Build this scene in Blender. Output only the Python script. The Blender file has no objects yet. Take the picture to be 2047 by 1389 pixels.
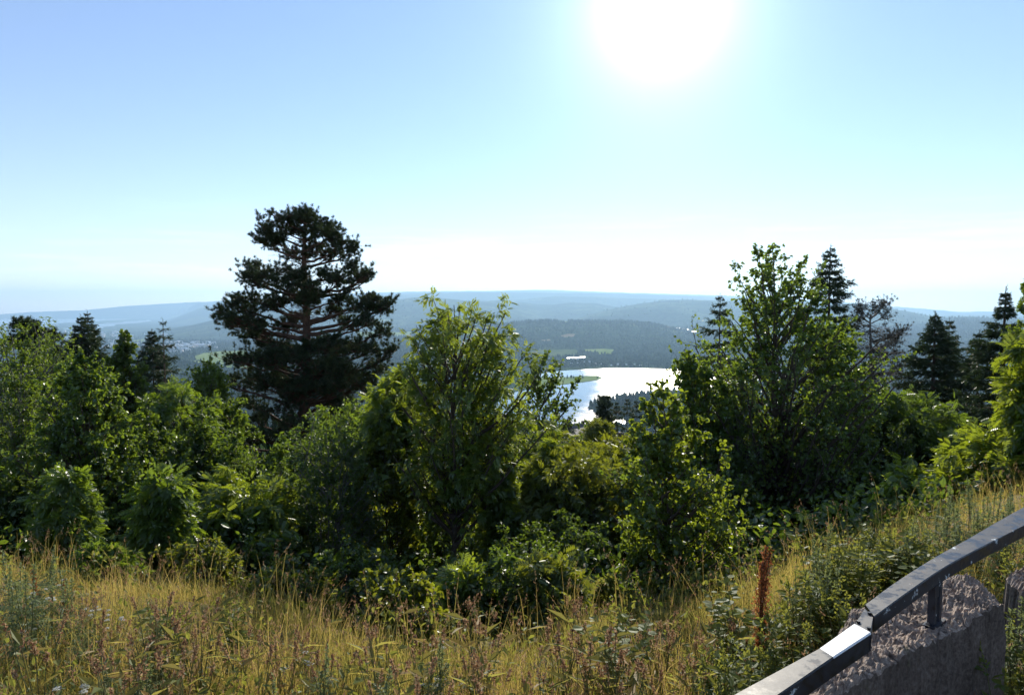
import bpy, math, random
import numpy as np
from math import radians as rad
S = bpy.context.scene
COL = S.collection
# ------------------------------------------------------------------ camera, sky, sun, exposure
F = 1334.0            # focal length in photo pixels (photo is 2047 wide)
CX, CY, HR = 1023.5, 694.5, 612.0   # photo centre and eye-level row
EYE = 1.7
PITCH = math.atan((CY - HR) / F)
cam_d = bpy.data.cameras.new('camera'); cam = bpy.data.objects.new('camera', cam_d); COL.objects.link(cam)
cam_d.sensor_width = 36.0; cam_d.lens = 36.0 * F / 2047.0
cam_d.clip_start = 0.05; cam_d.clip_end = 90000.0
cam.location = (0, 0, EYE); cam.rotation_euler = (math.pi / 2 - PITCH, 0, 0)
S.camera = cam
def ray(px, row):
    px = np.asarray(px, float); row = np.asarray(row, float)
    a = (px - CX) / F; b = (CY - row) / F
    y = math.cos(PITCH) + b * math.sin(PITCH); z = b * math.cos(PITCH) - math.sin(PITCH)
    return a / y, z / y            # x and z per metre of forward distance
def W(px, row, Y):
    a, c = ray(px, row); return np.array([a * Y, Y + 0 * a, EYE + c * Y])
def row_of(x, y, z):
    c = (z - EYE) / y
    return CY - F * (c * math.cos(PITCH) + math.sin(PITCH)) / (math.cos(PITCH) - c * math.sin(PITCH))
def px_of(x, y, z):
    return CX + F * x / (y * math.cos(PITCH) - (z - EYE) * math.sin(PITCH))
sx, sz = ray(1322, 8)
SUN = np.array([sx, 1.0, sz]); SUN /= np.linalg.norm(SUN)
SUN_EL = math.asin(SUN[2]); SUN_AZ = math.atan2(SUN[0], SUN[1])
w = bpy.data.worlds.new('World'); S.world = w; w.use_nodes = True
nt = w.node_tree; nt.nodes.clear()
def N(nt, t, **kw):
    n = nt.nodes.new(t)
    for k, v in kw.items(): setattr(n, k, v)
    return n
def lk(nt, a, b): nt.links.new(a, b)
def M2(nt, op, a, b=None, c=None):
    n = nt.nodes.new('ShaderNodeMath'); n.operation = op
    for i, v in enumerate((a, b, c)):
        if v is None: continue
        if isinstance(v, (int, float)): n.inputs[i].default_value = v
        else: nt.links.new(v, n.inputs[i])
    return n.outputs[0]
sky = N(nt, 'ShaderNodeTexSky'); sky.sky_type = 'NISHITA'; sky.sun_disc = False
sky.sun_elevation = SUN_EL; sky.sun_rotation = SUN_AZ
sky.altitude = 400; sky.air_density = 1.0; sky.dust_density = 0.0; sky.ozone_density = 4.0
tc = N(nt, 'ShaderNodeTexCoord')
vd = N(nt, 'ShaderNodeVectorMath', operation='DOT_PRODUCT'); vd.inputs[1].default_value = tuple(SUN)
nrm = N(nt, 'ShaderNodeVectorMath', operation='NORMALIZE'); lk(nt, tc.outputs['Generated'], nrm.inputs[0]); lk(nt, nrm.outputs[0], vd.inputs[0])
dp = M2(nt, 'MAXIMUM', vd.outputs['Value'], 0.0)
glow = M2(nt, 'DIVIDE', 0.022, M2(nt, 'ADD', M2(nt, 'SUBTRACT', 1.0, dp), 0.0011))
aur = M2(nt, 'MULTIPLY', glow, M2(nt, 'POWER', dp, 4.0))
# thin wisps of cirrus low over the horizon
sep = N(nt, 'ShaderNodeSeparateXYZ'); lk(nt, nrm.outputs[0], sep.inputs[0])
mp = N(nt, 'ShaderNodeMapping'); mp.inputs['Scale'].default_value = (2.2, 2.2, 26.0); mp.inputs['Rotation'].default_value = (0.0, 0.035, 0.0)
lk(nt, nrm.outputs[0], mp.inputs[0])
nz = N(nt, 'ShaderNodeTexNoise'); nz.inputs['Scale'].default_value = 2.0; nz.inputs['Detail'].default_value = 7; nz.inputs['Roughness'].default_value = 0.6; lk(nt, mp.outputs[0], nz.inputs[0])
cl = M2(nt, 'MULTIPLY', M2(nt, 'MAXIMUM', M2(nt, 'SUBTRACT', nz.outputs[0], 0.5), 0.0), 4.0)
band = M2(nt, 'MULTIPLY', M2(nt, 'MAXIMUM', M2(nt, 'SUBTRACT', 0.08, M2(nt, 'ABSOLUTE', M2(nt, 'SUBTRACT', sep.outputs[2], 0.07))), 0.0), 16.0)
# pale summer air low over the horizon
pale = M2(nt, 'MULTIPLY', M2(nt, 'EXPONENT', M2(nt, 'MULTIPLY', M2(nt, 'ABSOLUTE', sep.outputs[2]), -6.5)), 2.1)
cloud = M2(nt, 'MULTIPLY', cl, band)
add = M2(nt, 'ADD', M2(nt, 'ADD', aur, 0.75), M2(nt, 'MULTIPLY', cloud, 1.6))
cm = N(nt, 'ShaderNodeVectorMath', operation='SCALE'); cm.inputs[0].default_value = (1.0, 1.15, 0.85); lk(nt, add, cm.inputs['Scale'])
tint = N(nt, 'ShaderNodeVectorMath', operation='MULTIPLY'); tint.inputs[1].default_value = (0.95, 0.97, 1.08); lk(nt, sky.outputs[0], tint.inputs[0])
sk = N(nt, 'ShaderNodeVectorMath', operation='ADD'); warm = N(nt, 'ShaderNodeVectorMath', operation='SCALE'); warm.inputs[0].default_value = (1.1, 0.5, 0.3); lk(nt, pale, warm.inputs['Scale'])
tw = N(nt, 'ShaderNodeVectorMath', operation='ADD'); lk(nt, tint.outputs[0], tw.inputs[0]); lk(nt, warm.outputs[0], tw.inputs[1]); lk(nt, tw.outputs[0], sk.inputs[0]); lk(nt, cm.outputs[0], sk.inputs[1])
bg = N(nt, 'ShaderNodeBackground'); bg.inputs[1].default_value = 0.096; lk(nt, sk.outputs[0], bg.inputs[0])
wo = N(nt, 'ShaderNodeOutputWorld'); lk(nt, bg.outputs[0], wo.inputs[0])
sd = bpy.data.lights.new('sun', 'SUN'); so = bpy.data.objects.new('sun', sd); COL.objects.link(so)
sd.energy = 5.0; sd.angle = rad(0.53); sd.color = (1.0, 0.92, 0.78)
so.rotation_euler = (math.pi / 2 - SUN_EL, 0, math.pi - SUN_AZ)
so.location = (0, 0, 60)
S.view_settings.view_transform = 'Standard'; S.view_settings.look = 'None'
S.view_settings.exposure = 0.6; S.view_settings.gamma = 1.0
try:
    S.cycles.use_denoising = True; S.cycles.denoiser = 'OPENIMAGEDENOISE'
    S.cycles.max_bounces = 6; S.cycles.diffuse_bounces = 3; S.cycles.glossy_bounces = 2
    S.cycles.transmission_bounces = 4; S.cycles.volume_bounces = 0; S.cycles.transparent_max_bounces = 4
    S.cycles.sample_clamp_indirect = 4.0; S.cycles.use_adaptive_sampling = True; S.cycles.adaptive_threshold = 0.03
except Exception as e: print(e)

# ------------------------------------------------------------------ helpers
rng = np.random.default_rng(11)
U = lambda a, b, n=None: rng.uniform(a, b, n)
def unit(v): return v / np.maximum(np.linalg.norm(v, axis=-1, keepdims=True), 1e-9)
def runit(n): return unit(rng.normal(size=(n, 3)))
def tag(o, label=None, cat=None, group=None, kind=None):
    if label: o['label'] = label
    if cat: o['category'] = cat
    if group: o['group'] = group
    if kind: o['kind'] = kind
    return o
def empty(name, loc, label=None, cat=None, group=None, rz=0.0):
    o = bpy.data.objects.new(name, None); COL.objects.link(o); o.location = tuple(loc); o.rotation_euler[2] = rz
    o.empty_display_size = 0.1
    return tag(o, label, cat, group)
def mk(name, V, Fs, mat, parent=None, rnd=None, smooth=False, midx=None):
    """V (n,3); Fs an (m,k) array or list of such; ONE mesh object"""
    V = np.asarray(V, np.float32)
    if isinstance(Fs, np.ndarray): Fs = [Fs]
    Fs = [np.asarray(f, np.int32) for f in Fs if len(f)]
    me = bpy.data.meshes.new(name)
    me.vertices.add(len(V)); me.vertices.foreach_set('co', V.ravel())
    loops = np.concatenate([f.ravel() for f in Fs])
    tot = np.concatenate([np.full(len(f), f.shape[1], np.int32) for f in Fs])
    st = np.concatenate([[0], np.cumsum(tot)[:-1]]).astype(np.int32)
    me.loops.add(len(loops)); me.loops.foreach_set('vertex_index', loops)
    me.polygons.add(len(tot)); me.polygons.foreach_set('loop_start', st); me.polygons.foreach_set('loop_total', tot)
    me.polygons.foreach_set('use_smooth', np.full(len(tot), bool(smooth)))
    for m in (mat if isinstance(mat, (list, tuple)) else [mat]): me.materials.append(m)
    if midx is not None: me.polygons.foreach_set('material_index', np.asarray(midx, np.int32))
    if rnd is not None:
        a = me.attributes.new('rnd', 'FLOAT', 'POINT'); a.data.foreach_set('value', np.asarray(rnd, np.float32))
    me.update(calc_edges=True)
    o = bpy.data.objects.new(name, me); COL.objects.link(o)
    if parent is not None: o.parent = parent
    return o
def dup(root, loc=None, rz=None, sc=None, label=None, group=None):
    r = root.copy(); COL.objects.link(r)
    if loc is not None: r.location = tuple(loc)
    if rz is not None: r.rotation_euler[2] = rz
    if sc is not None: r.scale = (sc, sc, sc) if np.isscalar(sc) else sc
    if label: r['label'] = label
    if group: r['group'] = group
    for ch in list(root.children):
        c = ch.copy(); COL.objects.link(c); c.parent = r
        for g in list(ch.children):
            d = g.copy(); COL.objects.link(d); d.parent = c
    return r
def tubes(P, R, ns=5):
    """P (n,k,3) polylines, R (n,k) radii -> verts, quads"""
    n, k, _ = P.shape
    T = np.empty_like(P); T[:, 1:-1] = P[:, 2:] - P[:, :-2]; T[:, 0] = P[:, 1] - P[:, 0]; T[:, -1] = P[:, -1] - P[:, -2]
    T = unit(T)
    ref = np.where(np.abs(T[:, :1, 2:3]) > 0.8, np.array([1.0, 0, 0]), np.array([0, 0, 1.0]))
    A = unit(np.cross(T, np.broadcast_to(ref, T.shape))); B = np.cross(T, A)
    ang = np.arange(ns) * 2 * np.pi / ns
    V = P[:, :, None] + R[:, :, None, None] * (np.cos(ang)[:, None] * A[:, :, None] + np.sin(ang)[:, None] * B[:, :, None])
    idx = np.arange(n * k * ns).reshape(n, k, ns)
    a = idx[:, :-1]; b = idx[:, 1:]
    Q = np.stack([a, np.roll(a, -1, 2), np.roll(b, -1, 2), b], -1).reshape(-1, 4)
    return V.reshape(-1, 3), Q
def join(parts):
    Vs, Qs, o = [], [], 0
    for V, Q in parts:
        Vs.append(V); Qs.append(Q + o); o += len(V)
    return np.concatenate(Vs), np.concatenate(Qs)
def frames(d, up):
    """rows of rotation: x axis = d (along the leaf), z ~ up (leaf normal)"""
    d = unit(d); s = unit(np.cross(up, d)); n = np.cross(d, s)
    return np.stack([d, s, n], 1)
def inst(TV, TF, P, Fr, Sc):
    n, k = len(P), len(TV)
    V = P[:, None] + Sc[:, None, None] * np.einsum('kj,njc->nkc', TV, Fr)
    Fq = (TF[None] + (np.arange(n) * k)[:, None, None]).reshape(-1, TF.shape[1])
    return V.reshape(-1, 3), Fq
def rep(r, k): return np.repeat(r, k)
# leaf shapes, unit length along x
LEAF_ROUND = (np.array([[0, 0, 0], [.25, -.42, .06], [.75, -.36, .05], [1, 0, -.04], [.75, .36, .05], [.25, .42, .06]]), np.array([[0, 1, 2, 3], [0, 3, 4, 5]]))
LEAF_OVAL = (np.array([[0, 0, 0], [.3, -.27, .05], [.7, -.2, .03], [1.05, 0, -.08], [.7, .2, .03], [.3, .27, .05]]), np.array([[0, 1, 2, 3], [0, 3, 4, 5]]))
LEAF_LONG = (np.array([[0, 0, 0], [.45, -.12, .02], [1, 0, -.1], [.45, .12, .02]]), np.array([[0, 1, 2, 3]]))
def compound(pairs=5, ll=.42, wd=.08, droop=.2):
    Vs, Fq = [], []
    def leaflet(base, d, L):
        d = unit(np.array(d, float)); s = unit(np.cross([0, 0, 1], d)); o = len(Vs)
        Vs.extend([base, base + d * L * .45 - s * wd + [0, 0, .01], base + d * L + [0, 0, -.05 * L / ll], base + d * L * .45 + s * wd + [0, 0, .01]])
        Fq.append([o, o + 1, o + 2, o + 3])
    for i in range(pairs):
        t = .25 + .7 * i / pairs; b = np.array([t, 0, -droop * t * t])
        L = ll * (1 - .35 * abs(i / (pairs - 1) - .45))
        leaflet(b, (.5, .85, -.25), L); leaflet(b, (.5, -.85, -.25), L)
    leaflet(np.array([.95, 0, -droop * .9]), (1, 0, -.7), ll)
    return np.array(Vs), np.array(Fq)
LEAF_ROWAN = compound()
LEAF_FERN = compound(8, .32, .042, .4)
def needles(n, L, wd, spread, spine=0.0):
    Vs, Fq = [], []; r = np.random.default_rng(5)
    for i in range(n):
        a = r.uniform(0, 2 * np.pi); e = r.uniform(.15, spread)
        d = np.array([math.cos(e), math.sin(e) * math.cos(a), math.sin(e) * math.sin(a)])
        b = np.array([spine * i / n, 0, 0]); s = unit(np.cross(d, r.normal(size=3))); l = L * r.uniform(.75, 1.1); o = len(Vs)
        Vs.extend([b - s * wd / 2, b + s * wd / 2, b + d * l]); Fq.append([o, o + 1, o + 2])
    return np.array(Vs), np.array(Fq)
TUFT = needles(26, 1.0, .12, 1.5, 0.35)
SPRAY = needles(16, .42, .085, 1.15, .85)

# ------------------------------------------------------------------ materials
def base_mat(name):
    m = bpy.data.materials.new(name); m.use_nodes = True; t = m.node_tree; t.nodes.clear()
    out = N(t, 'ShaderNodeOutputMaterial'); return m, t, out
def ramp(t, fac, cols):
    r = N(t, 'ShaderNodeValToRGB'); e = r.color_ramp.elements
    while len(e) < len(cols): e.new(0.5)
    for i, (p, c) in enumerate(cols): e[i].position = p; e[i].color = (*c, 1)
    lk(t, fac, r.inputs[0]); return r.outputs[0]
def noise(t, scale, detail=4, rough=.55, coord='Object', vec=None):
    n = N(t, 'ShaderNodeTexNoise'); n.inputs['Scale'].default_value = scale; n.inputs['Detail'].default_value = detail; n.inputs['Roughness'].default_value = rough
    if vec is None:
        c = N(t, 'ShaderNodeTexCoord'); vec = c.outputs[coord]
    lk(t, vec, n.inputs[0]); return n.outputs[0]
def leaf_mat(name, cols, tcol, trans=.5, gloss=.07, rough=.35):
    m, t, out = base_mat(name)
    a = N(t, 'ShaderNodeAttribute'); a.attribute_name = 'rnd'
    c = ramp(t, a.outputs['Fac'], cols)
    d = N(t, 'ShaderNodeBsdfDiffuse'); lk(t, c, d.inputs[0])
    tr = N(t, 'ShaderNodeBsdfTranslucent')
    mx = N(t, 'ShaderNodeMix', data_type='RGBA'); mx.inputs[0].default_value = .6; lk(t, c, mx.inputs[6]); mx.inputs[7].default_value = (*tcol, 1); lk(t, mx.outputs[2], tr.inputs[0])
    m1 = N(t, 'ShaderNodeMixShader'); m1.inputs[0].default_value = trans; lk(t, d.outputs[0], m1.inputs[1]); lk(t, tr.outputs[0], m1.inputs[2])
    last = m1
    if gloss > 0:
        g = N(t, 'ShaderNodeBsdfGlossy'); g.inputs['Roughness'].default_value = rough; g.inputs[0].default_value = (.95, .97, 1, 1)
        m2 = N(t, 'ShaderNodeMixShader'); m2.inputs[0].default_value = gloss; lk(t, m1.outputs[0], m2.inputs[1]); lk(t, g.outputs[0], m2.inputs[2]); last = m2
    lk(t, last.outputs[0], out.inputs[0]); return m
def rough_mat(name, cols, scale=6, rough=.85, bump=.3, bscale=None, metal=0, spec=.3, detail=6, stretch=None):
    m, t, out = base_mat(name)
    c = N(t, 'ShaderNodeTexCoord'); v = c.outputs['Object']
    if stretch:
        mpp = N(t, 'ShaderNodeMapping'); mpp.inputs['Scale'].default_value = stretch; lk(t, v, mpp.inputs[0]); v = mpp.outputs[0]
    n = noise(t, scale, detail, vec=v)
    p = N(t, 'ShaderNodeBsdfPrincipled'); p.inputs['Roughness'].default_value = rough; p.inputs['Metallic'].default_value = metal
    p.inputs['Specular IOR Level'].default_value = spec
    lk(t, ramp(t, n, cols), p.inputs['Base Color'])
    if bump:
        b = N(t, 'ShaderNodeBump'); b.inputs['Strength'].default_value = bump; b.inputs['Distance'].default_value = .02
        lk(t, noise(t, bscale or scale * 3, detail, vec=v), b.inputs['Height']); lk(t, b.outputs[0], p.inputs['Normal'])
    lk(t, p.outputs[0], out.inputs[0]); return m
G = {}
G['rowan'] = leaf_mat('rowan_leaf', [(0, (.035, .085, .012)), (.6, (.06, .13, .018)), (1, (.11, .17, .02))], (0.44, 0.50, 0.018), .55, .05, .4)
G['aspen'] = leaf_mat('aspen_leaf', [(0, (.03, .075, .015)), (.6, (.055, .115, .02)), (1, (.09, .16, .025))], (0.34, 0.45, 0.018), .52, .05, .4)
G['birch'] = leaf_mat('birch_leaf', [(0, (.03, .075, .012)), (.6, (.055, .11, .018)), (1, (.09, .15, .025))], (0.33, 0.44, 0.018), .5, .045, .4)
G['bush'] = leaf_mat('bush_leaf', [(0, (.035, .07, .012)), (.6, (.06, .11, .018)), (1, (.12, .15, .02))], (0.40, 0.41, 0.015), .5, .045, .4)
G['dark'] = leaf_mat('dark_leaf', [(0, (.028, .06, .014)), (.6, (.045, .09, .018)), (1, (.075, .12, .022))], (.25, .35, .015), .48, .045, .4)
G['pine'] = leaf_mat('pine_needle', [(0, (.018, .034, .016)), (.6, (.03, .052, .02)), (1, (.055, .075, .022))], (.08, .11, .02), .26, .04)
G['spruce'] = leaf_mat('spruce_needle', [(0, (.016, .034, .015)), (.6, (.026, .05, .018)), (1, (.045, .07, .022))], (.07, .11, .02), .25, .04)
G['drybough'] = leaf_mat('dry_needle', [(0, (.02, .03, .016)), (1, (.045, .05, .03))], (.07, .06, .03), .2, .03)
G['mug'] = leaf_mat('mugwort_leaf', [(0, (.07, .12, .06)), (.6, (.15, .18, .08)), (1, (.28, .30, .18))], (.32, .36, .10), .4, .02, .5)
G['weed'] = leaf_mat('weed_leaf', [(0, (.06, .10, .02)), (.6, (.12, .16, .035)), (1, (.22, .24, .06))], (.40, .38, .05), .5, .02, .5)
G['grass'] = leaf_mat('grass_blade', [(0, (.06, .09, .015)), (.35, (.13, .15, .03)), (.6, (.34, .21, .06)), (.85, (.46, .28, .09)), (1, (.52, .38, .18))], (.52, .44, .10), .55, .02, .5)
G['seed'] = leaf_mat('seed_head', [(0, (.17, .07, .045)), (.35, (.28, .15, .09)), (.65, (.38, .25, .14)), (1, (.5, .40, .24))], (.45, .28, .15), .4, .0)
G['dock'] = leaf_mat('dock_seed', [(0, (.13, .04, .018)), (.6, (.25, .09, .035)), (1, (.38, .17, .06))], (.38, .13, .045), .45, .02)
G['white'] = leaf_mat('white_petal', [(0, (.55, .55, .5)), (1, (.8, .8, .77))], (.6, .6, .5), .4, .0)
BARK = rough_mat('bark_brown', [(.3, (.05, .038, .028)), (.7, (.12, .095, .075))], 9, .9, .6, 25)
BARKP = rough_mat('bark_pine', [(.3, (.05, .03, .02)), (.7, (.13, .075, .05))], 5, .9, .7, 14)
BARKG = rough_mat('bark_grey', [(.3, (.07, .065, .055)), (.7, (.2, .19, .17))], 12, .85, .4, 30)
STEM = rough_mat('green_stem', [(.3, (.07, .10, .03)), (.7, (.16, .15, .06))], 12, .7, .2)

# ------------------------------------------------------------------ terrain
SEA, LAKE = -360.0, -226.0
def sstep(x, a, b):
    t = np.clip((x - a) / (b - a), 0, 1); return t * t * (3 - 2 * t)
def wave(x, y, s, seed=0):
    r = np.random.default_rng(seed + 77); z = 0
    for i in range(7):
        a = r.uniform(0, 2 * np.pi); f = 2 * np.pi / s * 1.75 ** (i * .8); ph = r.uniform(0, 6.28)
        z = z + np.sin((x * np.cos(a) + y * np.sin(a)) * f + ph + 1.7 * np.sin((x * np.sin(a) - y * np.cos(a)) * f * .6 + ph * 2)) / 1.6 ** i
    return z / 2.2
def near_edge(x, y): return np.interp(np.clip(x / np.maximum(y, 1.0), -1.5, 1.5), [-1.5, -.77, -.47, -.30, -.13, 0, .15, .30, .45, .60, .77, 1.5], [7.5, 5.9, 5.2, 4.5, 3.75, 4.0, 4.4, 4.6, 5.4, 6.3, 7.4, 10.0])
BD = np.array([0, 6, 20, 55, 145, 400, 850, 1240, 1340, 1e6])
BZ = np.array([0, -2.7, -8.2, -20.5, -37, -94, -188, -226, -228, -228])
def crest(pts, Y, wd, lo=None):
    p = np.array(pts, float); _, c = ray(p[:, 0], p[:, 1]); return p[:, 0], EYE + c * Y, Y, wd
RIDGES = [
    crest([(-480, 640), (0, 628), (60, 624), (100, 622), (170, 620), (250, 612), (330, 607), (400, 603), (440, 606), (480, 640)], 20400, .055),
    crest([(330, 640), (400, 604), (600, 590), (800, 584), (900, 583), (1000, 582.5), (1090, 580), (1200, 584), (1300, 586), (1450, 590), (1600, 599), (1750, 609), (1789, 613), (1858, 618), (1924, 624), (1955, 622), (1980, 623), (2047, 621), (2500, 624)], 18000, .17),
    crest([(320, 650), (400, 616), (600, 600), (760, 590), (860, 586), (960, 585), (1100, 586), (1250, 587.5), (1400, 592), (1500, 600), (1650, 615), (1800, 640)], 14500, .18),
    crest([(820, 612), (900, 606), (960, 601), (1025, 600), (1070, 596), (1110, 592), (1160, 593), (1200, 593), (1240, 596), (1300, 597), (1400, 600), (1480, 606), (1560, 615)], 12000, .14),
    crest([(250, 670), (380, 650), (480, 626), (600, 606), (690, 601), (760, 597), (800, 598), (830, 594), (870, 594), (910, 598), (960, 605), (1010, 618), (1080, 640)], 9000, .3),
    crest([(860, 640), (920, 612), (953, 603), (994, 600), (1042, 604), (1075, 609), (1107, 608), (1141, 605), (1186, 606), (1227, 613), (1262, 617), (1330, 632)], 10200, .25),
    crest([(1090, 660), (1170, 630), (1247, 613), (1288, 606), (1333, 600), (1400, 600), (1500, 602), (1600, 604), (1689, 608), (1706, 606), (1723, 608), (1782, 617), (1824, 625), (1900, 640), (1990, 670)], 8600, .36),
    crest([(1700, 690), (1790, 656), (1879, 639), (1927, 634), (1969, 636), (2047, 640), (2200, 640), (2400, 650)], 6500, .36),
    crest([(780, 690), (880, 668), (960, 655), (1060, 646), (1160, 645), (1240, 646), (1300, 650), (1400, 672), (1500, 690), (1600, 680), (1800, 672), (2100, 680)], 4700, .36),
]
def gz(x, y, fine=True):
    x = np.asarray(x, float); y = np.asarray(y, float); x, y = np.broadcast_arrays(x, y)
    e = near_edge(x, y); d = y - e
    rise = .12 * np.maximum(0, x - .8) * (1 - sstep(np.abs(d), 15, 60)) * (1 - sstep(x, 14, 40))
    z = -.13 * np.minimum(y, e) * (y > -50) + np.interp(d, BD, BZ) + rise
    Ys = np.maximum(y, 50); u = CX + F * x / Ys
    # the left side runs on down to the fjord
    lw = 1 - sstep(u, 420, 900)
    z = z + lw * np.interp(Ys, [2500, 5000, 7800, 1e6], [0, -55, -SEA + LAKE + 3 if False else -128.5, -140.0])
    mid = sstep(Ys, 3000, 9000) * (1 - lw) * 40
    z = z + mid
    far = sstep(Ys, 2500, 3600)
    for (pu, pz, Y0, wd) in RIDGES:
        t = np.abs(Ys - Y0 * (1 + (.04 if Y0 < 20000 else .005) * np.sin(u / 160.0 + Y0))) / (Y0 * wd)
        prof = 1 - sstep(t, 0, 1)
        c = np.interp(u, pu, pz, left=-900, right=-900)
        rid = z * (1 - prof) + c * prof
        z = np.where(t < 1, np.maximum(z, rid), z)
    if fine:
        z = z + far * (wave(x, y, 900, 1) * 7 * (1 - lw * sstep(Ys, 5000, 8000)))
        z = z + (1 - sstep(np.abs(y), 25, 60)) * .05 * wave(x, y, 3.0, 3)
        z = z + sstep(Ys, 60, 150) * (1 - sstep(Ys, 900, 1300)) * 1.5 * wave(x, y, 90, 5)
    return z
_Yt = np.concatenate([np.geomspace(60, 2500, 160), np.geomspace(2520, 32000, 420)])
def hit(px, row):
    """first terrain point seen at a photo pixel"""
    a, c = ray(px, row); zz = EYE + c * _Yt; g = gz(a * _Yt, _Yt)
    k = np.argmax(zz <= g)
    if k == 0: k = len(_Yt) - 1
    return np.array([a * _Yt[k], _Yt[k], g[k]])
def on_level(px, row, z):
    a, c = ray(px, row); Y = (z - EYE) / c; return np.array([a * Y, Y, z])
WATERS = {
    'lake': (LAKE, [(900, 822), (960, 806), (1010, 790), (1055, 778), (1110, 770), (1160, 764), (1196, 759), (1204, 755), (1196, 751.5), (1150, 753), (1110, 756), (1060, 757), (1075, 748), (1110, 742), (1160, 738.5), (1225, 735), (1300, 737), (1400, 739), (1500, 744), (1530, 762), (1450, 782), (1330, 790), (1290, 789), (1240, 798), (1212, 806), (1190, 810), (1172, 814), (1182, 819), (1215, 826), (1250, 838), (1270, 850), (1100, 850), (960, 840)]),
}
FJ = [
    [(-400, 668), (-400, 638), (60, 637.8), (170, 637.6), (250, 637.6), (267, 638), (200, 641), (150, 645), (117, 646), (68, 650), (100, 655), (62, 657)],
    [(123, 657.5), (150, 653.5), (190, 648.5), (250, 643), (308, 638), (290, 643), (230, 650.5), (195, 657), (150, 658.5)],
    [(338, 638.5), (362, 636), (392, 636.5), (376, 639.2), (350, 640.2)],
    [(70, 652), (92, 649.5), (118, 648), (108, 651), (90, 653.5)]]
def inpoly(px, py, poly):
    p = np.asarray(poly, float); c = np.zeros(np.shape(px), bool); j = len(p) - 1
    for i in range(len(p)):
        cond = ((p[i, 1] > py) != (p[j, 1] > py)) & (px < (p[j, 0] - p[i, 0]) * (py - p[i, 1]) / (p[j, 1] - p[i, 1] + 1e-12) + p[i, 0])
        c ^= cond; j = i
    return c
def wpoly(poly, z):
    p = np.array([on_level(a, b, z) for a, b in poly])
    # round the shore a little
    q = []
    for i in range(len(p)):
        a, b = p[i], p[(i + 1) % len(p)]
        for s in (0.2, .5, .8):
            c = a * (1 - s) + b * s; n = np.array([-(b - a)[1], (b - a)[0], 0]); L = np.linalg.norm(n)
            q.append(c + n * .035 * math.sin(i * 2.3 + s * 7) )
    return np.array(q)
LAKE_P = wpoly(WATERS['lake'][1], LAKE); FJ_P = [wpoly(p, SEA) for p in FJ]
POND_Z = float(hit(1352, 657)[2])
pz = POND_Z
POND_P = np.array([on_level(a, b, pz) for a, b in [(1322, 648.5), (1332, 648), (1330, 650), (1326, 652), (1340, 653), (1372, 657.5), (1395, 663), (1393, 665), (1368, 661), (1345, 658), (1325, 656.5)]])
def height(x, y):
    z = gz(x, y)
    z = np.where(inpoly(x, y, LAKE_P), LAKE - 3, z)
    pc = POND_P.mean(0); r = np.hypot((x - pc[0]) / 420, (y - pc[1]) / 900)
    z = np.where(r < 1.4, z * sstep(r, .7, 1.4) + (pz - 3) * (1 - sstep(r, .7, 1.4)), z)
    for p in FJ_P: z = np.where(inpoly(x, y, p), SEA - 6, z)
    return z
us = np.concatenate([np.arange(-500, -60, 20), np.arange(-60, 2110, 4.5), np.arange(2110, 2560, 20)])
Ysr = np.concatenate([np.geomspace(58, 1200, 70), np.linspace(1215, 3000, 110), np.geomspace(3030, 22300, 250)])
UU, YY = np.meshgrid(us, Ysr); XX = (UU - CX) / F * YY
ZZ = height(XX, YY)
ZZ[0] -= 1.2
nr, ncn = UU.shape; idx = np.arange(nr * ncn).reshape(nr, ncn)
Q = np.stack([idx[:-1, :-1], idx[:-1, 1:], idx[1:, 1:], idx[1:, :-1]], -1).reshape(-1, 4)
# forest land: dark tree cover with lighter clearings
m, t, out = base_mat('forest_land')
geo = N(t, 'ShaderNodeNewGeometry'); pos = geo.outputs['Position']
n1 = noise(t, .0011, 5, .6, vec=pos); n2 = noise(t, .018, 4, .7, vec=pos); n3 = noise(t, .004, 5, .65, vec=pos)
ca = ramp(t, n1, [(.38, (.020, .038, .018)), (.52, (.032, .058, .022)), (.60, (.075, .10, .035)), (.63, (.035, .06, .022))])
cb = ramp(t, n2, [(.35, (.35, .35, .35)), (.65, (1.4, 1.4, 1.3))])
mu = N(t, 'ShaderNodeMix', data_type='RGBA', blend_type='MULTIPLY'); mu.inputs[0].default_value = .8; lk(t, ca, mu.inputs[6]); lk(t, cb, mu.inputs[7])
p = N(t, 'ShaderNodeBsdfPrincipled'); p.inputs['Roughness'].default_value = 1; p.inputs['Specular IOR Level'].default_value = 0
lk(t, mu.outputs[2], p.inputs['Base Color'])
b = N(t, 'ShaderNodeBump'); b.inputs['Strength'].default_value = 1; b.inputs['Distance'].default_value = 26
lk(t, M2(t, 'ADD', M2(t, 'MULTIPLY', n3, 2.0), n2), b.inputs['Height']); lk(t, b.outputs[0], p.inputs['Normal']); lk(t, p.outputs[0], out.inputs[0])
FOREST = m
tag(mk('terrain', np.stack([XX, YY, ZZ], -1).reshape(-1, 3), Q, FOREST, smooth=True), kind='structure')
# near ground of the lookout
gx = np.arange(-70, 70.1, .7); gy = np.concatenate([np.arange(-14, 16, .4), np.arange(16, 62, .8)])
GX, GY = np.meshgrid(gx, gy); GZ = gz(GX, GY); idx = np.arange(GX.size).reshape(GX.shape)
Q = np.stack([idx[:-1, :-1], idx[:-1, 1:], idx[1:, 1:], idx[1:, :-1]], -1).reshape(-1, 4)
SOIL = rough_mat('meadow_soil', [(.3, (.035, .035, .015)), (.55, (.08, .065, .03)), (.8, (.13, .10, .05))], 3, .95, .6, 20)
tag(mk('ground', np.stack([GX, GY, GZ], -1).reshape(-1, 3), Q, SOIL, smooth=True), kind='structure')

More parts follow.
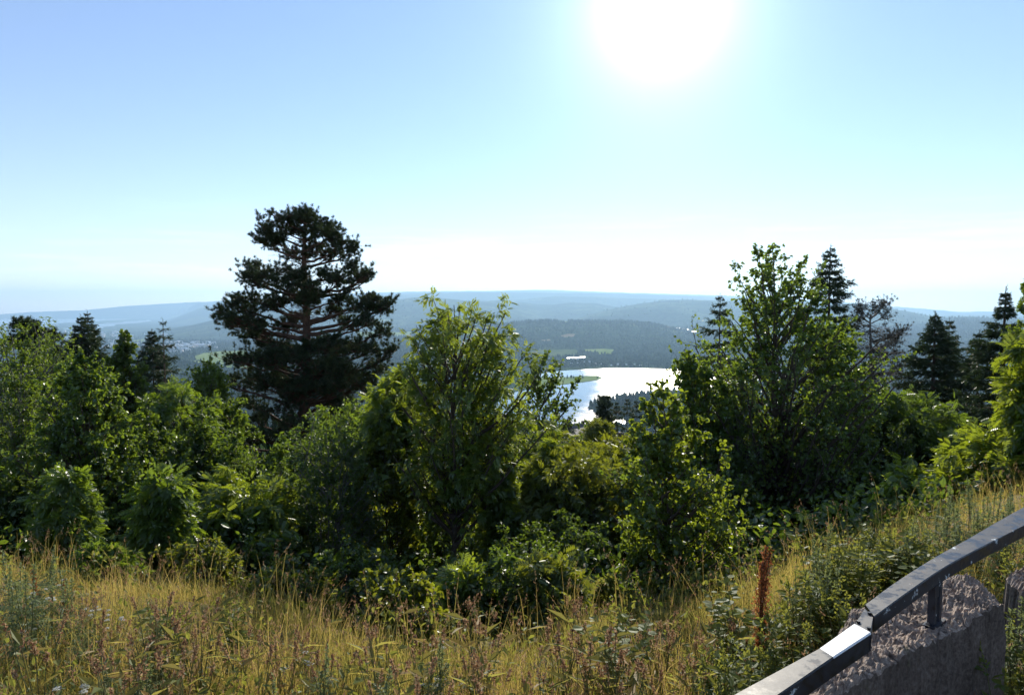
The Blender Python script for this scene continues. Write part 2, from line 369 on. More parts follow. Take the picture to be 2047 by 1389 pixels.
# ------------------------------------------------------------------ water
def water_mat(name, rlo, rhi, scale, col, lo=.45, hi=.55, bump=.25, stretch=(1, 1, 1), offs=(0, 0, 0)):
    m, t, out = base_mat(name)
    g = N(t, 'ShaderNodeNewGeometry'); mp = N(t, 'ShaderNodeMapping'); mp.inputs['Scale'].default_value = stretch; mp.inputs['Location'].default_value = offs
    lk(t, g.outputs['Position'], mp.inputs[0])
    n = M2(t, 'ADD', noise(t, scale, 5, .55, vec=mp.outputs[0]), M2(t, 'MULTIPLY', M2(t, 'SUBTRACT', noise(t, scale * 6, 4, .6, vec=mp.outputs[0]), .5), .35))
    # the wind reaches the water east of the spit
    sp = N(t, 'ShaderNodeSeparateXYZ'); lk(t, g.outputs['Position'], sp.inputs[0])
    r = M2(t, 'ADD', n, 0.0) if name != 'lake_water' else M2(t, 'ADD', M2(t, 'MULTIPLY', n, .55), M2(t, 'ADD', M2(t, 'MULTIPLY', M2(t, 'SUBTRACT', sp.outputs[0], M2(t, 'MULTIPLY', sp.outputs[1], .112)), .0035), M2(t, 'ADD', .22, M2(t, 'MULTIPLY', M2(t, 'POWER', M2(t, 'MULTIPLY', M2(t, 'SUBTRACT', sp.outputs[1], 1830.0), .002), 2.0), .14))))
    mr = N(t, 'ShaderNodeMapRange'); mr.inputs[1].default_value = lo; mr.inputs[2].default_value = hi; mr.inputs[3].default_value = rlo; mr.inputs[4].default_value = rhi; lk(t, r, mr.inputs[0])
    p = N(t, 'ShaderNodeBsdfPrincipled'); p.inputs['Base Color'].default_value = (*col, 1); p.inputs['IOR'].default_value = 1.33
    lk(t, mr.outputs[0], p.inputs['Roughness'])
    lk(t, p.outputs[0], out.inputs[0]); return m
LW = water_mat('lake_water', .05, .38, .006, (.02, .05, .075), .42, .72, offs=(0, 0, 0), stretch=(.6, .8, 1))
FW = water_mat('fjord_water', .25, .45, .0008, (.10, .15, .18))
PW = water_mat('pond_water', .3, .42, .002, (.03, .06, .08))
def sheet(name, P, z, mat):
    P = np.asarray(P).copy(); P[:, 2] = z
    me = bpy.data.meshes.new(name); me.from_pydata([tuple(v) for v in P], [], [list(range(len(P)))]); me.materials.append(mat); me.update()
    if me.polygons[0].normal.z < 0: me.flip_normals()
    o = bpy.data.objects.new(name, me); COL.objects.link(o); return tag(o, kind='structure')
sheet('lake', LAKE_P, LAKE, LW); sheet('pond', POND_P, pz, PW)
for P in FJ_P: sheet('fjord', P, SEA, FW)

# ------------------------------------------------------------------ fields
FIELD = rough_mat('field_green', [(.35, (.13, .19, .05)), (.6, (.20, .25, .075)), (.75, (.30, .29, .12))], .012, 1, 0, spec=0, stretch=(1, .4, 1))
MARSH = rough_mat('field_marsh', [(.35, (.05, .085, .03)), (.7, (.11, .13, .045))], .02, 1, 0, spec=0)
FIELDP = []
def field(poly, mat, lift=2.5, n=26):
    P = np.array([hit(a, b) for a, b in poly]); P = P[:, :2]; FIELDP.append(P)
    lo, hi = P.min(0), P.max(0); X, Y = np.meshgrid(np.linspace(lo[0], hi[0], n * 2), np.linspace(lo[1], hi[1], n * 2))
    idx = np.arange(X.size).reshape(X.shape); Q = np.stack([idx[:-1, :-1], idx[:-1, 1:], idx[1:, 1:], idx[1:, :-1]], -1).reshape(-1, 4)
    cxm = X.ravel()[Q].mean(1); cym = Y.ravel()[Q].mean(1); Q = Q[inpoly(cxm, cym, P)]
    if len(Q) == 0: return
    Z = height(X, Y) + lift; V = np.stack([X, Y, Z], -1).reshape(-1, 3)
    us_, inv = np.unique(Q, return_inverse=True)
    tag(mk('field', V[us_], inv.reshape(Q.shape), mat, smooth=True), kind='structure')
field([(388, 716), (404, 707), (440, 703), (492, 701), (500, 731), (460, 732), (420, 726), (396, 722)], FIELD)
field([(380, 722), (396, 723), (430, 729), (460, 733), (500, 733), (500, 738), (430, 736)], FIELD)
field([(742, 643), (762, 641), (790, 641.5), (780, 643.5), (752, 644.5)], FIELD, 6)
field([(748, 653), (776, 652), (786, 653.5), (780, 656.5), (750, 656.5)], FIELD, 5)
field([(712, 666), (740, 664), (823, 664.5), (824, 674), (770, 675), (716, 677)], FIELD, 4)
field([(1166, 700), (1200, 699), (1228, 700.5), (1224, 706), (1222, 710), (1198, 710), (1193, 705), (1168, 704)], FIELD, 4)
field([(1056, 702), (1100, 700), (1152, 700), (1158, 706), (1146, 713), (1066, 715)], MARSH, 3)
CLEAR = rough_mat('clear_cut', [(.35, (.13, .11, .06)), (.7, (.22, .17, .10))], .02, 1, 0, spec=0)
field([(1120, 672), (1134, 669), (1150, 670), (1146, 675), (1126, 676)], CLEAR, 4)
field([(1082, 681), (1098, 680), (1102, 683), (1086, 684)], CLEAR, 4)
field([(1118, 644), (1136, 643.5), (1138, 645), (1120, 645.5)], FIELD, 6)
field([(905, 668), (960, 667), (985, 670), (940, 672)], FIELD, 5)
field([(1340, 722), (1362, 719), (1372, 727), (1360, 733), (1342, 733)], MARSH, 3)
field([(262, 682), (286, 679), (304, 680), (292, 684), (266, 686)], FIELD, 4)
# small grassy spit in the lake
SP = np.array([on_level(a, b, LAKE) for a, b in [(1060, 756), (1110, 755.5), (1150, 752.5), (1196, 751), (1204, 755), (1196, 759.5), (1160, 764.5), (1110, 770.5), (1055, 779)]])
n = len(SP); c = SP.mean(0)
V = np.concatenate([SP + [0, 0, -1.5], SP * .97 + c * .03 + [0, 0, 1.0], [c + [0, 0, 1.6]]])
Q = np.array([[i, (i + 1) % n, n + (i + 1) % n, n + i] for i in range(n)]); T = np.array([[n + i, n + (i + 1) % n, 2 * n] for i in range(n)])
tag(mk('spit', V, [Q, T], FIELD), kind='structure')

# ------------------------------------------------------------------ far woods as one mass
def cone_tree(ns=6, seed=0):
    r = np.random.default_rng(seed); Vs, Fq = [], []
    for (z0, z1, rr) in ((.08, .55, .20), (.35, .8, .15), (.6, 1.0, .09)):
        o = len(Vs)
        for i in range(ns):
            a = 2 * np.pi * i / ns; q = rr * r.uniform(.7, 1.2); Vs.append([math.cos(a) * q, math.sin(a) * q, z0 + r.uniform(-.04, .04)])
        Vs.append([0, 0, z1])
        for i in range(ns): Fq.append([o + i, o + (i + 1) % ns, o + ns])
    return np.array(Vs), np.array(Fq)
def round_tree(seed=0):
    r = np.random.default_rng(seed); Vs, Fq = [], []; ns = 6
    rings = [(.1, .12), (.35, .26), (.65, .25), (.88, .13)]
    for z, q in rings:
        for i in range(ns):
            a = 2 * np.pi * i / ns + z; k = q * r.uniform(.8, 1.25); Vs.append([math.cos(a) * k, math.sin(a) * k, z + r.uniform(-.05, .05)])
    Vs.append([0, 0, 1.0]); top = len(Vs) - 1
    for j in range(3):
        for i in range(ns):
            a, b = j * ns + i, j * ns + (i + 1) % ns; Fq += [[a, b, b + ns], [a, b + ns, a + ns]]
    for i in range(ns): Fq.append([3 * ns + i, 3 * ns + (i + 1) % ns, top])
    return np.array(Vs), np.array(Fq)
WOODM = leaf_mat('wood_mass', [(0, (.014, .030, .014)), (.5, (.026, .05, .02)), (1, (.055, .085, .03))], (.06, .10, .03), .12, 0)
def place_trees(name, xs, ys, hs, label, zoff=0.0, cone=.6, z=None):
    z = height(xs, ys) if z is None else z
    n = len(xs); P = np.stack([xs, ys, z + zoff], -1); sel = rng.random(n) < cone
    parts, rn = [], []
    for k in range(6):
        TV, TF = cone_tree(6, k) if k < 3 else round_tree(k)
        q = (sel if k < 3 else ~sel) & (np.arange(n) % 3 == k % 3)
        if not q.any(): continue
        a = U(0, 6.28, q.sum()); c, s = np.cos(a), np.sin(a); zr = np.zeros_like(c)
        Fr = np.stack([np.stack([c, s, zr], -1), np.stack([-s, c, zr], -1), np.stack([zr, zr, zr + 1], -1)], 1)
        parts.append(inst(TV, TF, P[q], Fr, hs[q])); rn.append(rep(U(0, .55, q.sum()) + (.35 if k >= 3 else 0), len(TV)))
    V, Fq = join(parts)
    return tag(mk(name, V, Fq, WOODM, rnd=np.concatenate(rn)), label, None, None, 'stuff')
def free(x, y):
    ok = ~inpoly(x, y, LAKE_P) & ~inpoly(x, y, POND_P)
    for p in FJ_P + FIELDP: ok &= ~inpoly(x, y, p)
    return ok
n = 60000
u = U(-60, 2110, n); Y = 1 / U(1 / 9000, 1 / 1100, n); Y[: n // 2] = U(2500, 6000, n // 2)
x = (u - CX) / F * Y; k = free(x, Y) & ~inpoly(x, Y, SP); u, Y, x = u[k], Y[k], x[k]
k = (Y > 2500) | (gz(x, Y) > LAKE + 6) | (u < 1000) | (u > 1330)
city = (u < 480) & (Y > 2600)
k &= ~city | (rng.random(len(u)) < .55)
place_trees('far_wood', x[k], Y[k], U(9, 19, k.sum()) * (1 + (Y[k] > 4500) * .5), 'hazy blue green forest covering the valley and hills')
# wooded headland that runs into the lake, and the wooded far shore
hp = [(1176, 813), (1200, 806), (1245, 798), (1292, 789), (1335, 789), (1460, 783), (1540, 760), (1600, 790), (1560, 850), (1275, 850), (1250, 838), (1216, 826), (1190, 820)]
HP = np.array([on_level(a, b, LAKE) for a, b in hp])
x = U(HP[:, 0].min(), HP[:, 0].max(), 6000); Y = U(HP[:, 1].min(), HP[:, 1].max(), 6000); k = inpoly(x, Y, HP) & ~inpoly(x, Y, LAKE_P)
place_trees('headland_wood', x[k], Y[k], U(13, 22, k.sum()), 'dark spruce wood on the headland in the lake', cone=.85, z=np.full(k.sum(), LAKE))
n = len(HP); V = np.concatenate([HP + [0, 0, -1], HP + [0, 0, .7]]);
me = bpy.data.meshes.new('headland'); me.from_pydata([tuple(v) for v in V], [], [list(range(n, 2 * n))] + [[i, (i + 1) % n, n + (i + 1) % n, n + i] for i in range(n)]); me.materials.append(FOREST); me.update()
o = bpy.data.objects.new('headland', me); COL.objects.link(o); tag(o, kind='structure')
# dense hill forest between the lookout and the lake
n = 9000
Y = U(90, 1330, n); u = U(-40, 2090, n); ex = rng.random(n) < .3; u = np.where(ex, U(980, 1420, n), u); Y = np.where(ex, U(420, 1330, n), Y); x = (u - CX) / F * Y; hgt = np.where(ex, U(5, 10, n), U(8, 15, n))
top = row_of(x, Y, gz(x, Y) + hgt)
k = ~((u > 960) & (u < 1480) & (top < np.where(ex, 824, 838) + 40 * (Y < 250))) & ~((u > 1120) & (u < 1300) & (Y < 260)) & (~inpoly(x, Y, LAKE_P)) & ~((u > 340) & (u < 500) & (top < 742))
place_trees('slope_wood', x[k], Y[k], hgt[k], 'dark forest falling away down the hillside', cone=.7)
# city trees on the plain by the fjord handled by far_wood; houses of the plain
HWALL = rough_mat('house_white', [(.3, (.55, .53, .48)), (.7, (.8, .78, .74))], .3, .8, 0)
HROOF = rough_mat('house_roof', [(.3, (.16, .09, .07)), (.7, (.38, .33, .3))], .3, .6, 0)
HROOF2 = rough_mat('roof_metal', [(.3, (.5, .5, .5)), (.7, (.75, .75, .75))], .3, .28, 0, metal=.6)
def house_v(w_, d_, h_, rh):
    V = np.array([[-w_, -d_, -3], [w_, -d_, -3], [w_, d_, -3], [-w_, d_, -3], [-w_, -d_, h_], [w_, -d_, h_], [w_, d_, h_], [-w_, d_, h_], [-w_, 0, h_ + rh], [w_, 0, h_ + rh],
                  [-w_ * 1.06, -d_ * 1.15, h_ - .1], [w_ * 1.06, -d_ * 1.15, h_ - .1], [w_ * 1.06, 0, h_ + rh + .25], [-w_ * 1.06, 0, h_ + rh + .25], [w_ * 1.06, d_ * 1.15, h_ - .1], [-w_ * 1.06, d_ * 1.15, h_ - .1]], float)
    q = np.array([[0, 1, 5, 4], [1, 2, 6, 5], [2, 3, 7, 6], [3, 0, 4, 7], [10, 11, 12, 13], [13, 12, 14, 15]]); t_ = np.array([[5, 6, 9], [7, 4, 8]])
    return V, q, t_, [0, 0, 0, 0, 1, 1, 0, 0]
protos = []
for (a, b_, c_, d_, mt) in ((9, 6, 6, 3.2, HROOF), (7, 5.5, 5, 3, HROOF2), (16, 8, 10, 2.5, HROOF2)):
    V, q, t_, mi = house_v(a, b_, c_, d_); protos.append(mk('far_house', V, [q, t_], [HWALL, mt], midx=mi).data)
    bpy.data.objects.remove(COL.objects[-1])
def far_house(px, row, k, label, group, sc=1.0, rz=None):
    h = hit(px, row)
    if inpoly(h[0], h[1], FJ_P[0]) or inpoly(h[0], h[1], FJ_P[1]): return
    o = bpy.data.objects.new('far_house', protos[k]); COL.objects.link(o)
    o.location = (h[0], h[1], float(height(h[0], h[1])) + 5); o.scale = (sc,) * 3; o.rotation_euler[2] = U(0, 3.14) if rz is None else rz
    tag(o, label, 'house', group)
zones = [(75, 255, 664, 682, 70, 'far house on the plain behind the twin spruce'), (110, 330, 668, 700, 60, 'pale house on the plain between the twin spruce and the sparse spruce'), (200, 440, 684, 700, 50, 'little house scattered on the plain left of the big pine'),
 (335, 432, 686, 696, 45, 'bright house in the cluster just above the green field'), (340, 380, 692, 706, 22, 'bright house at the left end of the green field'), (55, 130, 658, 676, 22, 'tiny house by the fjord shore at the far left'), (820, 1010, 690, 740, 12, 'small house glimpsed through the tall rowan crown')]
for (x0, x1, r0, r1, cnt, zl) in zones:
    for i in range(cnt):
        px_, r_ = U(x0, x1), U(r0, r1)
        far_house(px_, r_, int(rng.integers(0, 3)), zl, zl.replace('house', 'houses', 1), sc=U(.9, 1.5) * (1.0 if r_ > 684 else 1.3))
# farm sheds on the far shore, one by one
sheds = [(1136, 722, 1.5, 'westernmost long bright roofed shed of four beside the far lake shore'), (1146, 721.5, 1.5, 'second long bright roofed shed from the west by the far lake shore'),
         (1155, 721, 1.5, 'third long bright roofed shed from the west by the far lake shore'), (1164, 720.5, 1.5, 'easternmost long bright roofed shed of four by the far lake shore')]
for px_, r_, s_, lb in sheds: far_house(px_, r_, 2, lb, 'four sheds by the far shore', .5 * s_, .5)
for px_, r_ in [(1068, 717), (1085, 718), (1098, 719), (1128, 728), (1142, 730), (1155, 729), (1168, 727), (1178, 727), (1190, 731), (1203, 731), (1222, 733), (1236, 732), (1252, 732), (1268, 732), (1280, 733)]:
    far_house(px_, r_, 1, 'small bright roofed building near the far lake shore', 'buildings on the far lake shore', U(.4, .7), U(0, .6))
for px_, r_, h_ in [(1134, 756, 13), (1142, 756, 11), (1147, 756.5, 12), (1159, 756, 13), (1165, 756, 15), (1194, 756, 6)]:
    P = on_level(px_, r_, LAKE + 1)
    TV, TF = (round_tree if h_ < 12 else cone_tree)(seed=int(px_)); 
    o = mk('spit_tree', TV * [1.3, 1.3, 1] * h_, TF, WOODM, rnd=np.full(len(TV), .4)); o.location = tuple(P)
    tag(o, 'small dark tree standing on the low spit in the lake', 'tree', 'trees on the lake spit')

# ------------------------------------------------------------------ rail and stone blocks
def rail_mat():
    m, t, out = base_mat('worn_black_paint')
    c = N(t, 'ShaderNodeTexCoord'); v = c.outputs['Object']
    a = noise(t, 9, 8, .7, vec=v); b = noise(t, 26, 6, .6, vec=v)
    sc = M2(t, 'ADD', M2(t, 'MULTIPLY', a, .7), M2(t, 'MULTIPLY', b, .3))
    p = N(t, 'ShaderNodeBsdfPrincipled')
    lk(t, ramp(t, sc, [(0, (.007, .008, .011)), (.46, (.010, .011, .015)), (.49, (.024, .026, .034)), (.58, (.034, .037, .047)), (.612, (.04, .042, .05)), (.62, (.55, .6, .62))]), p.inputs['Base Color'])
    p.inputs['Specular IOR Level'].default_value = .32
    lk(t, ramp(t, sc, [(0, (.30,) * 3), (.46, (.33,) * 3), (.5, (.5,) * 3), (.7, (.6,) * 3)]), p.inputs['Roughness'])
    rn = noise(t, 14, 7, .75, vec=v); rf = ramp(t, rn, [(.62, (0, 0, 0)), (.68, (1, 1, 1))]); src = p.inputs['Base Color'].links[0].from_socket; rm = N(t, 'ShaderNodeMix', data_type='RGBA'); lk(t, rf, rm.inputs[0]); lk(t, src, rm.inputs[6]); rm.inputs[7].default_value = (.10, .045, .025, 1); lk(t, rm.outputs[2], p.inputs['Base Color'])
    bm = N(t, 'ShaderNodeBump'); bm.inputs['Strength'].default_value = .12; bm.inputs['Distance'].default_value = .004; lk(t, sc, bm.inputs['Height']); lk(t, bm.outputs[0], p.inputs['Normal'])
    lk(t, p.outputs[0], out.inputs[0]); return m
RAIL = rail_mat()
RWHITE = rough_mat('flecked_white', [(.3, (.72, .72, .7)), (.68, (.82, .82, .8)), (.72, (.5, .5, .5))], 30, .42, .1, spec=.8)  # white for the top face of one stretch, with grey flecks
def at_z(px, row, z):
    a, c = ray(px, row); Y = (z - EYE) / c; return np.array([a * Y, Y, z])
def beam(name, pts_near, pts_far, th, mat, parent, bev=.004):
    """square beam between two top edges; th = depth"""
    a = np.array(pts_near, float); b = np.array(pts_far, float); n = len(a); dn = np.array([0, 0, -th]); L = []
    for i in range(n):
        s = unit(b[i] - a[i])
        L.append([a[i] + s * bev, b[i] - s * bev, b[i] - [0, 0, bev], b[i] + dn + [0, 0, bev], b[i] + dn - s * bev, a[i] + dn + s * bev, a[i] + dn + [0, 0, bev], a[i] - [0, 0, bev]])
    V = np.array(L).reshape(-1, 3); k = 8; Q = []
    for i in range(n - 1):
        for j in range(k): Q.append([i * k + j, (i + 1) * k + j, (i + 1) * k + (j + 1) % k, i * k + (j + 1) % k])
    caps = np.array([list(range(k))[::-1], [(n - 1) * k + j for j in range(k)]])
    return mk(name, V, [np.array(Q), caps], mat, parent)
ZR = .70
rail = empty('guard_rail', at_z(1700, 1265, ZR), 'worn black steel guard rail with one white topped stretch above the granite block', 'guard rail')
def smooth_pts(pts, k=6):
    p = np.array(pts, float); q = np.concatenate([[2 * p[0] - p[1]], p, [2 * p[-1] - p[-2]]]); out = []
    for i in range(1, len(q) - 2):
        for t in np.linspace(0, 1, k, endpoint=False): out.append(.5 * (2 * q[i] + (q[i + 1] - q[i - 1]) * t + (2 * q[i - 1] - 5 * q[i] + 4 * q[i + 1] - q[i + 2]) * t * t + (3 * q[i] - q[i - 1] - 3 * q[i + 1] + q[i + 2]) * t ** 3))
    return out + [p[-1]]
def rl(pts): return [at_z(px, r, ZR) - np.array(rail.location) for px, r in pts]
# near (camera side) edge and far edge of the top face
lowN = [(1395, 1486), (1555, 1389), (1667, 1313)]; lowF = [(1340, 1460), (1463, 1389), (1637, 1294)]
whN = [(1667, 1313), (1742, 1264)]; whF = [(1637, 1294), (1706, 1245)]
upN = [(1748, 1232), (1820, 1180), (1893, 1131), (1975, 1087), (2047, 1050), (2200, 972)]; upF = [(1729, 1207), (1790, 1162), (1866, 1114), (1943, 1071), (2047, 1013), (2200, 938)]
beam('rail_beam', rl(lowN), rl(lowF), .062, RAIL, rail)
wp = beam('white_stretch', rl(whN), rl(whF), .062, [RWHITE, RAIL], rail)
mi = np.zeros(len(wp.data.polygons), int)
for i, p_ in enumerate(wp.data.polygons): mi[i] = 0 if p_.normal.z > .3 else 1
wp.data.polygons.foreach_set('material_index', mi)
beam('rail_beam', rl(smooth_pts(upN)), rl(smooth_pts(upF)), .055, RAIL, rail)
# short plate that joins the two lengths
jn = beam('joint_plate', [p - [0, 0, .004] for p in rl([(1741, 1266), (1746, 1232)])], [p - [0, 0, .004] for p in rl([(1706, 1247), (1728, 1212)])], .05, RAIL, rail)
for (bx_, by_) in ((1716, 1243), (1737, 1256), (1738, 1226)):
    c_ = at_z(bx_, by_, ZR - .003) - np.array(rail.location); a_ = np.arange(6) * np.pi / 3; rg = np.stack([np.cos(a_) * .006, np.sin(a_) * .006, 0 * a_], -1)
    mk('bolt', np.concatenate([c_ + rg, c_ + rg + [0, 0, .005]]), [np.array([[i, (i + 1) % 6, 6 + (i + 1) % 6, 6 + i] for i in range(6)]), np.array([[6, 7, 8, 9, 10, 11]])], RAIL, rail)
# post bracket: two flats and a foot
pb = at_z(1871, 1140, ZR) - np.array([0, 0, 0]); foot_z = .492
def flat(name, x0, x1, w_, zt, zb, dx=0):
    d = unit(np.array([.78, .62, 0])); s = np.array([-d[1], d[0], 0]); V = []
    for (x_, z_) in ((x0, zt), (x1, zt), (x1 + dx, zb), (x0 + dx, zb)):
        for q in (-w_, w_): V.append(pb + d * x_ + s * q + [0, 0, z_ - ZR])
    V = np.array(V) - np.array(rail.location)
    Q = np.array([[0, 2, 4, 6], [1, 7, 5, 3], [0, 1, 3, 2], [2, 3, 5, 4], [4, 5, 7, 6], [6, 7, 1, 0]])
    return mk(name, V, Q, RAIL, rail)
flat('post', -.034, -.012, .012, ZR - .05, foot_z); flat('post', .016, .038, .012, ZR - .05, foot_z)
flat('post_bridge', -.010, .014, .010, ZR - .05, ZR - .10); flat('foot_plate', -.055, .06, .022, foot_z + .008, foot_z - .03)
# paint chips lie in the material; granite block
def granite(name='split_granite_lit_tone', k=1.0, bmp=.7):
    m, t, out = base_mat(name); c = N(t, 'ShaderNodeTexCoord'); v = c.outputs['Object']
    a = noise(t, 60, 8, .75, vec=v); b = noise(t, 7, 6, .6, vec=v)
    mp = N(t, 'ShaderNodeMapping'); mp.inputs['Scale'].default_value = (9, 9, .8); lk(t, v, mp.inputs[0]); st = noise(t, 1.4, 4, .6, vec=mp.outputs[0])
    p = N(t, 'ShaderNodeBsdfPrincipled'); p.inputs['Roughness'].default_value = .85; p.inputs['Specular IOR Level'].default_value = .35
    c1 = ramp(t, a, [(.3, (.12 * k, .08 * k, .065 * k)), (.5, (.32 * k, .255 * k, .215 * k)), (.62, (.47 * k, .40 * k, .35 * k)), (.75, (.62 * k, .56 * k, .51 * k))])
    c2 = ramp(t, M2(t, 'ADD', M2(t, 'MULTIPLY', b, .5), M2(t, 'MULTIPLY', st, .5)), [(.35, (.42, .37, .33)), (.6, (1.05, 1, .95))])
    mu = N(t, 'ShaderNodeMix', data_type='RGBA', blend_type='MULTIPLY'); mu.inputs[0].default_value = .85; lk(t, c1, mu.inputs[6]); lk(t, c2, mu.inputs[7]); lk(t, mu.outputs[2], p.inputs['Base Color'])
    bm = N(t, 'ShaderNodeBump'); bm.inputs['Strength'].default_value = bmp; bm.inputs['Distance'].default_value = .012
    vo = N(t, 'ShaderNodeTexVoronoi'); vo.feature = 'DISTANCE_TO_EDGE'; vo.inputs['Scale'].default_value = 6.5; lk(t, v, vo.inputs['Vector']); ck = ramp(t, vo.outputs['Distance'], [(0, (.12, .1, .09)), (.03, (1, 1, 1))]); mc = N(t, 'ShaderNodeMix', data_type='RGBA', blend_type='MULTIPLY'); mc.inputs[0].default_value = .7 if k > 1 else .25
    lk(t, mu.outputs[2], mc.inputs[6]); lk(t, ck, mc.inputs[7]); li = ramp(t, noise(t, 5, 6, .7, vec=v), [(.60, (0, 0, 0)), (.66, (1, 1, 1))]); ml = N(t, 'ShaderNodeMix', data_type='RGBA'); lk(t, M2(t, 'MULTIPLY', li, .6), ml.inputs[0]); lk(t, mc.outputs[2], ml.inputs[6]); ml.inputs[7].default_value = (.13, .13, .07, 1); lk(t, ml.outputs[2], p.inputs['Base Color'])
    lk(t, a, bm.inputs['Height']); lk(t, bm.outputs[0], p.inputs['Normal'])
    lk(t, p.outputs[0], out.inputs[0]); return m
GRAN_LIT = granite('split_granite_lit_tone', 1.25, 1.0); GRAN_SHADE = granite('sawn_granite_shade_tone', .42, .12)  # one stone: sunlight coloured into the split top, shade into the sawn sides
def vnoise(P, s, seed):
    r = np.random.default_rng(seed); o = 0
    for i in range(9):
        d = r.normal(size=3); d /= np.linalg.norm(d); f = 2 * np.pi / s * 1.5 ** i; o = o + np.sin(P @ d * f + r.uniform(0, 6) + 2 * np.sin(P @ np.roll(d, 1) * f * .7)) / 1.35 ** i
    return o / 3
def block(name, corners, zt, zb, label, res=90, rough=.022):
    """corners: near-left, near-right, far-right, far-left at top level"""
    A, B, C_, D = [np.array(c, float) for c in corners]; n = res
    s, t_ = np.meshgrid(np.linspace(0, 1, n), np.linspace(0, 1, n // 2 + 1))
    top = ((1 - s) * (1 - t_))[..., None] * A + (s * (1 - t_))[..., None] * B + (s * t_)[..., None] * C_ + ((1 - s) * t_)[..., None] * D
    edge = np.minimum(np.minimum(s, 1 - s), np.minimum(t_, 1 - t_) * .6)
    P = top.reshape(-1, 3)
    h = rough * (vnoise(P, .35, 3) + .8 * np.abs(vnoise(P, .11, 4)) + .45 * vnoise(P, .035, 5)).reshape(s.shape) - .014 * np.exp(-edge / .02)
    top[..., 2] = zt + h
    jag = .016 * vnoise(P, .13, 8).reshape(s.shape) * (edge < .001); ctr = (A + B + C_ + D) / 4
    top[..., :2] += jag[..., None] * unit((top - ctr)[..., :2])
    m_ = top.shape[0]; idx = np.arange(n * m_).reshape(m_, n)
    Q = np.stack([idx[:-1, :-1], idx[:-1, 1:], idx[1:, 1:], idx[1:, :-1]], -1).reshape(-1, 4)
    rim = np.concatenate([idx[0, :], idx[1:, -1], idx[-1, :-1][::-1], idx[1:-1, 0][::-1]])
    V = [top.reshape(-1, 3)]; base = n * m_; prev = rim; R0 = top.reshape(-1, 3)[rim]; lev = 26; Qs = [Q]
    for k in range(1, lev + 1):
        f = k / lev; z = R0[:, 2] * (1 - f) + zb * f; ring = R0.copy(); ring[:, 2] = z
        o_ = unit((ring - ctr)[:, :2]); ring[:, :2] += o_ * (.03 * f + .008 * vnoise(ring * [1, 1, .35], .16, 9) + .012 * np.minimum(1, f * 8))[:, None]
        ids = base + np.arange(len(rim)); base += len(rim); V.append(ring)
        Qs.append(np.stack([prev, np.roll(prev, -1), np.roll(ids, -1), ids], -1)[:, ::-1]); prev = ids
    o = mk(name, np.concatenate(V), [np.concatenate(Qs)], [GRAN_LIT, GRAN_SHADE], smooth=False, midx=np.concatenate([np.zeros(len(Q)), np.ones(sum(len(q) for q in Qs) - len(Q))]))
    return tag(o, label, 'stone block')
ZS = .49
A = at_z(1560, 1462, ZS - .02); B = at_z(2004, 1204, ZS); C_ = at_z(1932, 1140, ZS); D = at_z(1700, 1222, ZS)
block('granite_block', [A, B, C_, D], ZS, -.5, 'rough granite block under the rail post, with split top coloured as sunlit and sawn side coloured as shaded')
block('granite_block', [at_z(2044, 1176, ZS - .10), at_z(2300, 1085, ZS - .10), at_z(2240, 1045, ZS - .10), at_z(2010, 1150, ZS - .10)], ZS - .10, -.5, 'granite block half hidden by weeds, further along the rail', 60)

# ------------------------------------------------------------------ trees
def limbs(ends, orig, K, bow, wob):
    s = np.linspace(0, 1, K)[None, :, None]
    P = orig[:, None] * (1 - s) + ends[:, None] * s
    L = np.linalg.norm(ends - orig, axis=1)[:, None, None]
    P = P + np.array([0, 0, 1.0]) * (4 * s * (1 - s)) * bow * L
    w_ = rng.normal(size=P.shape) * wob * L; w_[:, 0] = 0
    w_[:, 1:] = np.cumsum(w_[:, 1:], 1) * .5
    return P + w_
def sample(P, s):
    """P (n,k,3), s (n,m) -> points and tangents (n,m,3)"""
    n, k, _ = P.shape; f = np.clip(s, 0, 1) * (k - 1); i = np.minimum(f.astype(int), k - 2); r = (f - i)[..., None]
    j = np.arange(n)[:, None]; a = P[j, i]; b = P[j, i + 1]
    return a * (1 - r) + b * r, unit(b - a)
def prof_px(prof, Y):
    p = np.array(prof, float); z = W(p[:, 1], p[:, 0], Y)[2] if False else np.array([W(CX, r, Y)[2] for r in p[:, 0]])
    xl = np.array([W(a, r, Y)[0] for r, a in zip(p[:, 0], p[:, 1])]); xr = np.array([W(a, r, Y)[0] for r, a in zip(p[:, 0], p[:, 2])])
    o = np.argsort(z); return z[o], ((xl + xr) / 2)[o], ((xr - xl) / 2)[o]
NOL = 1.0
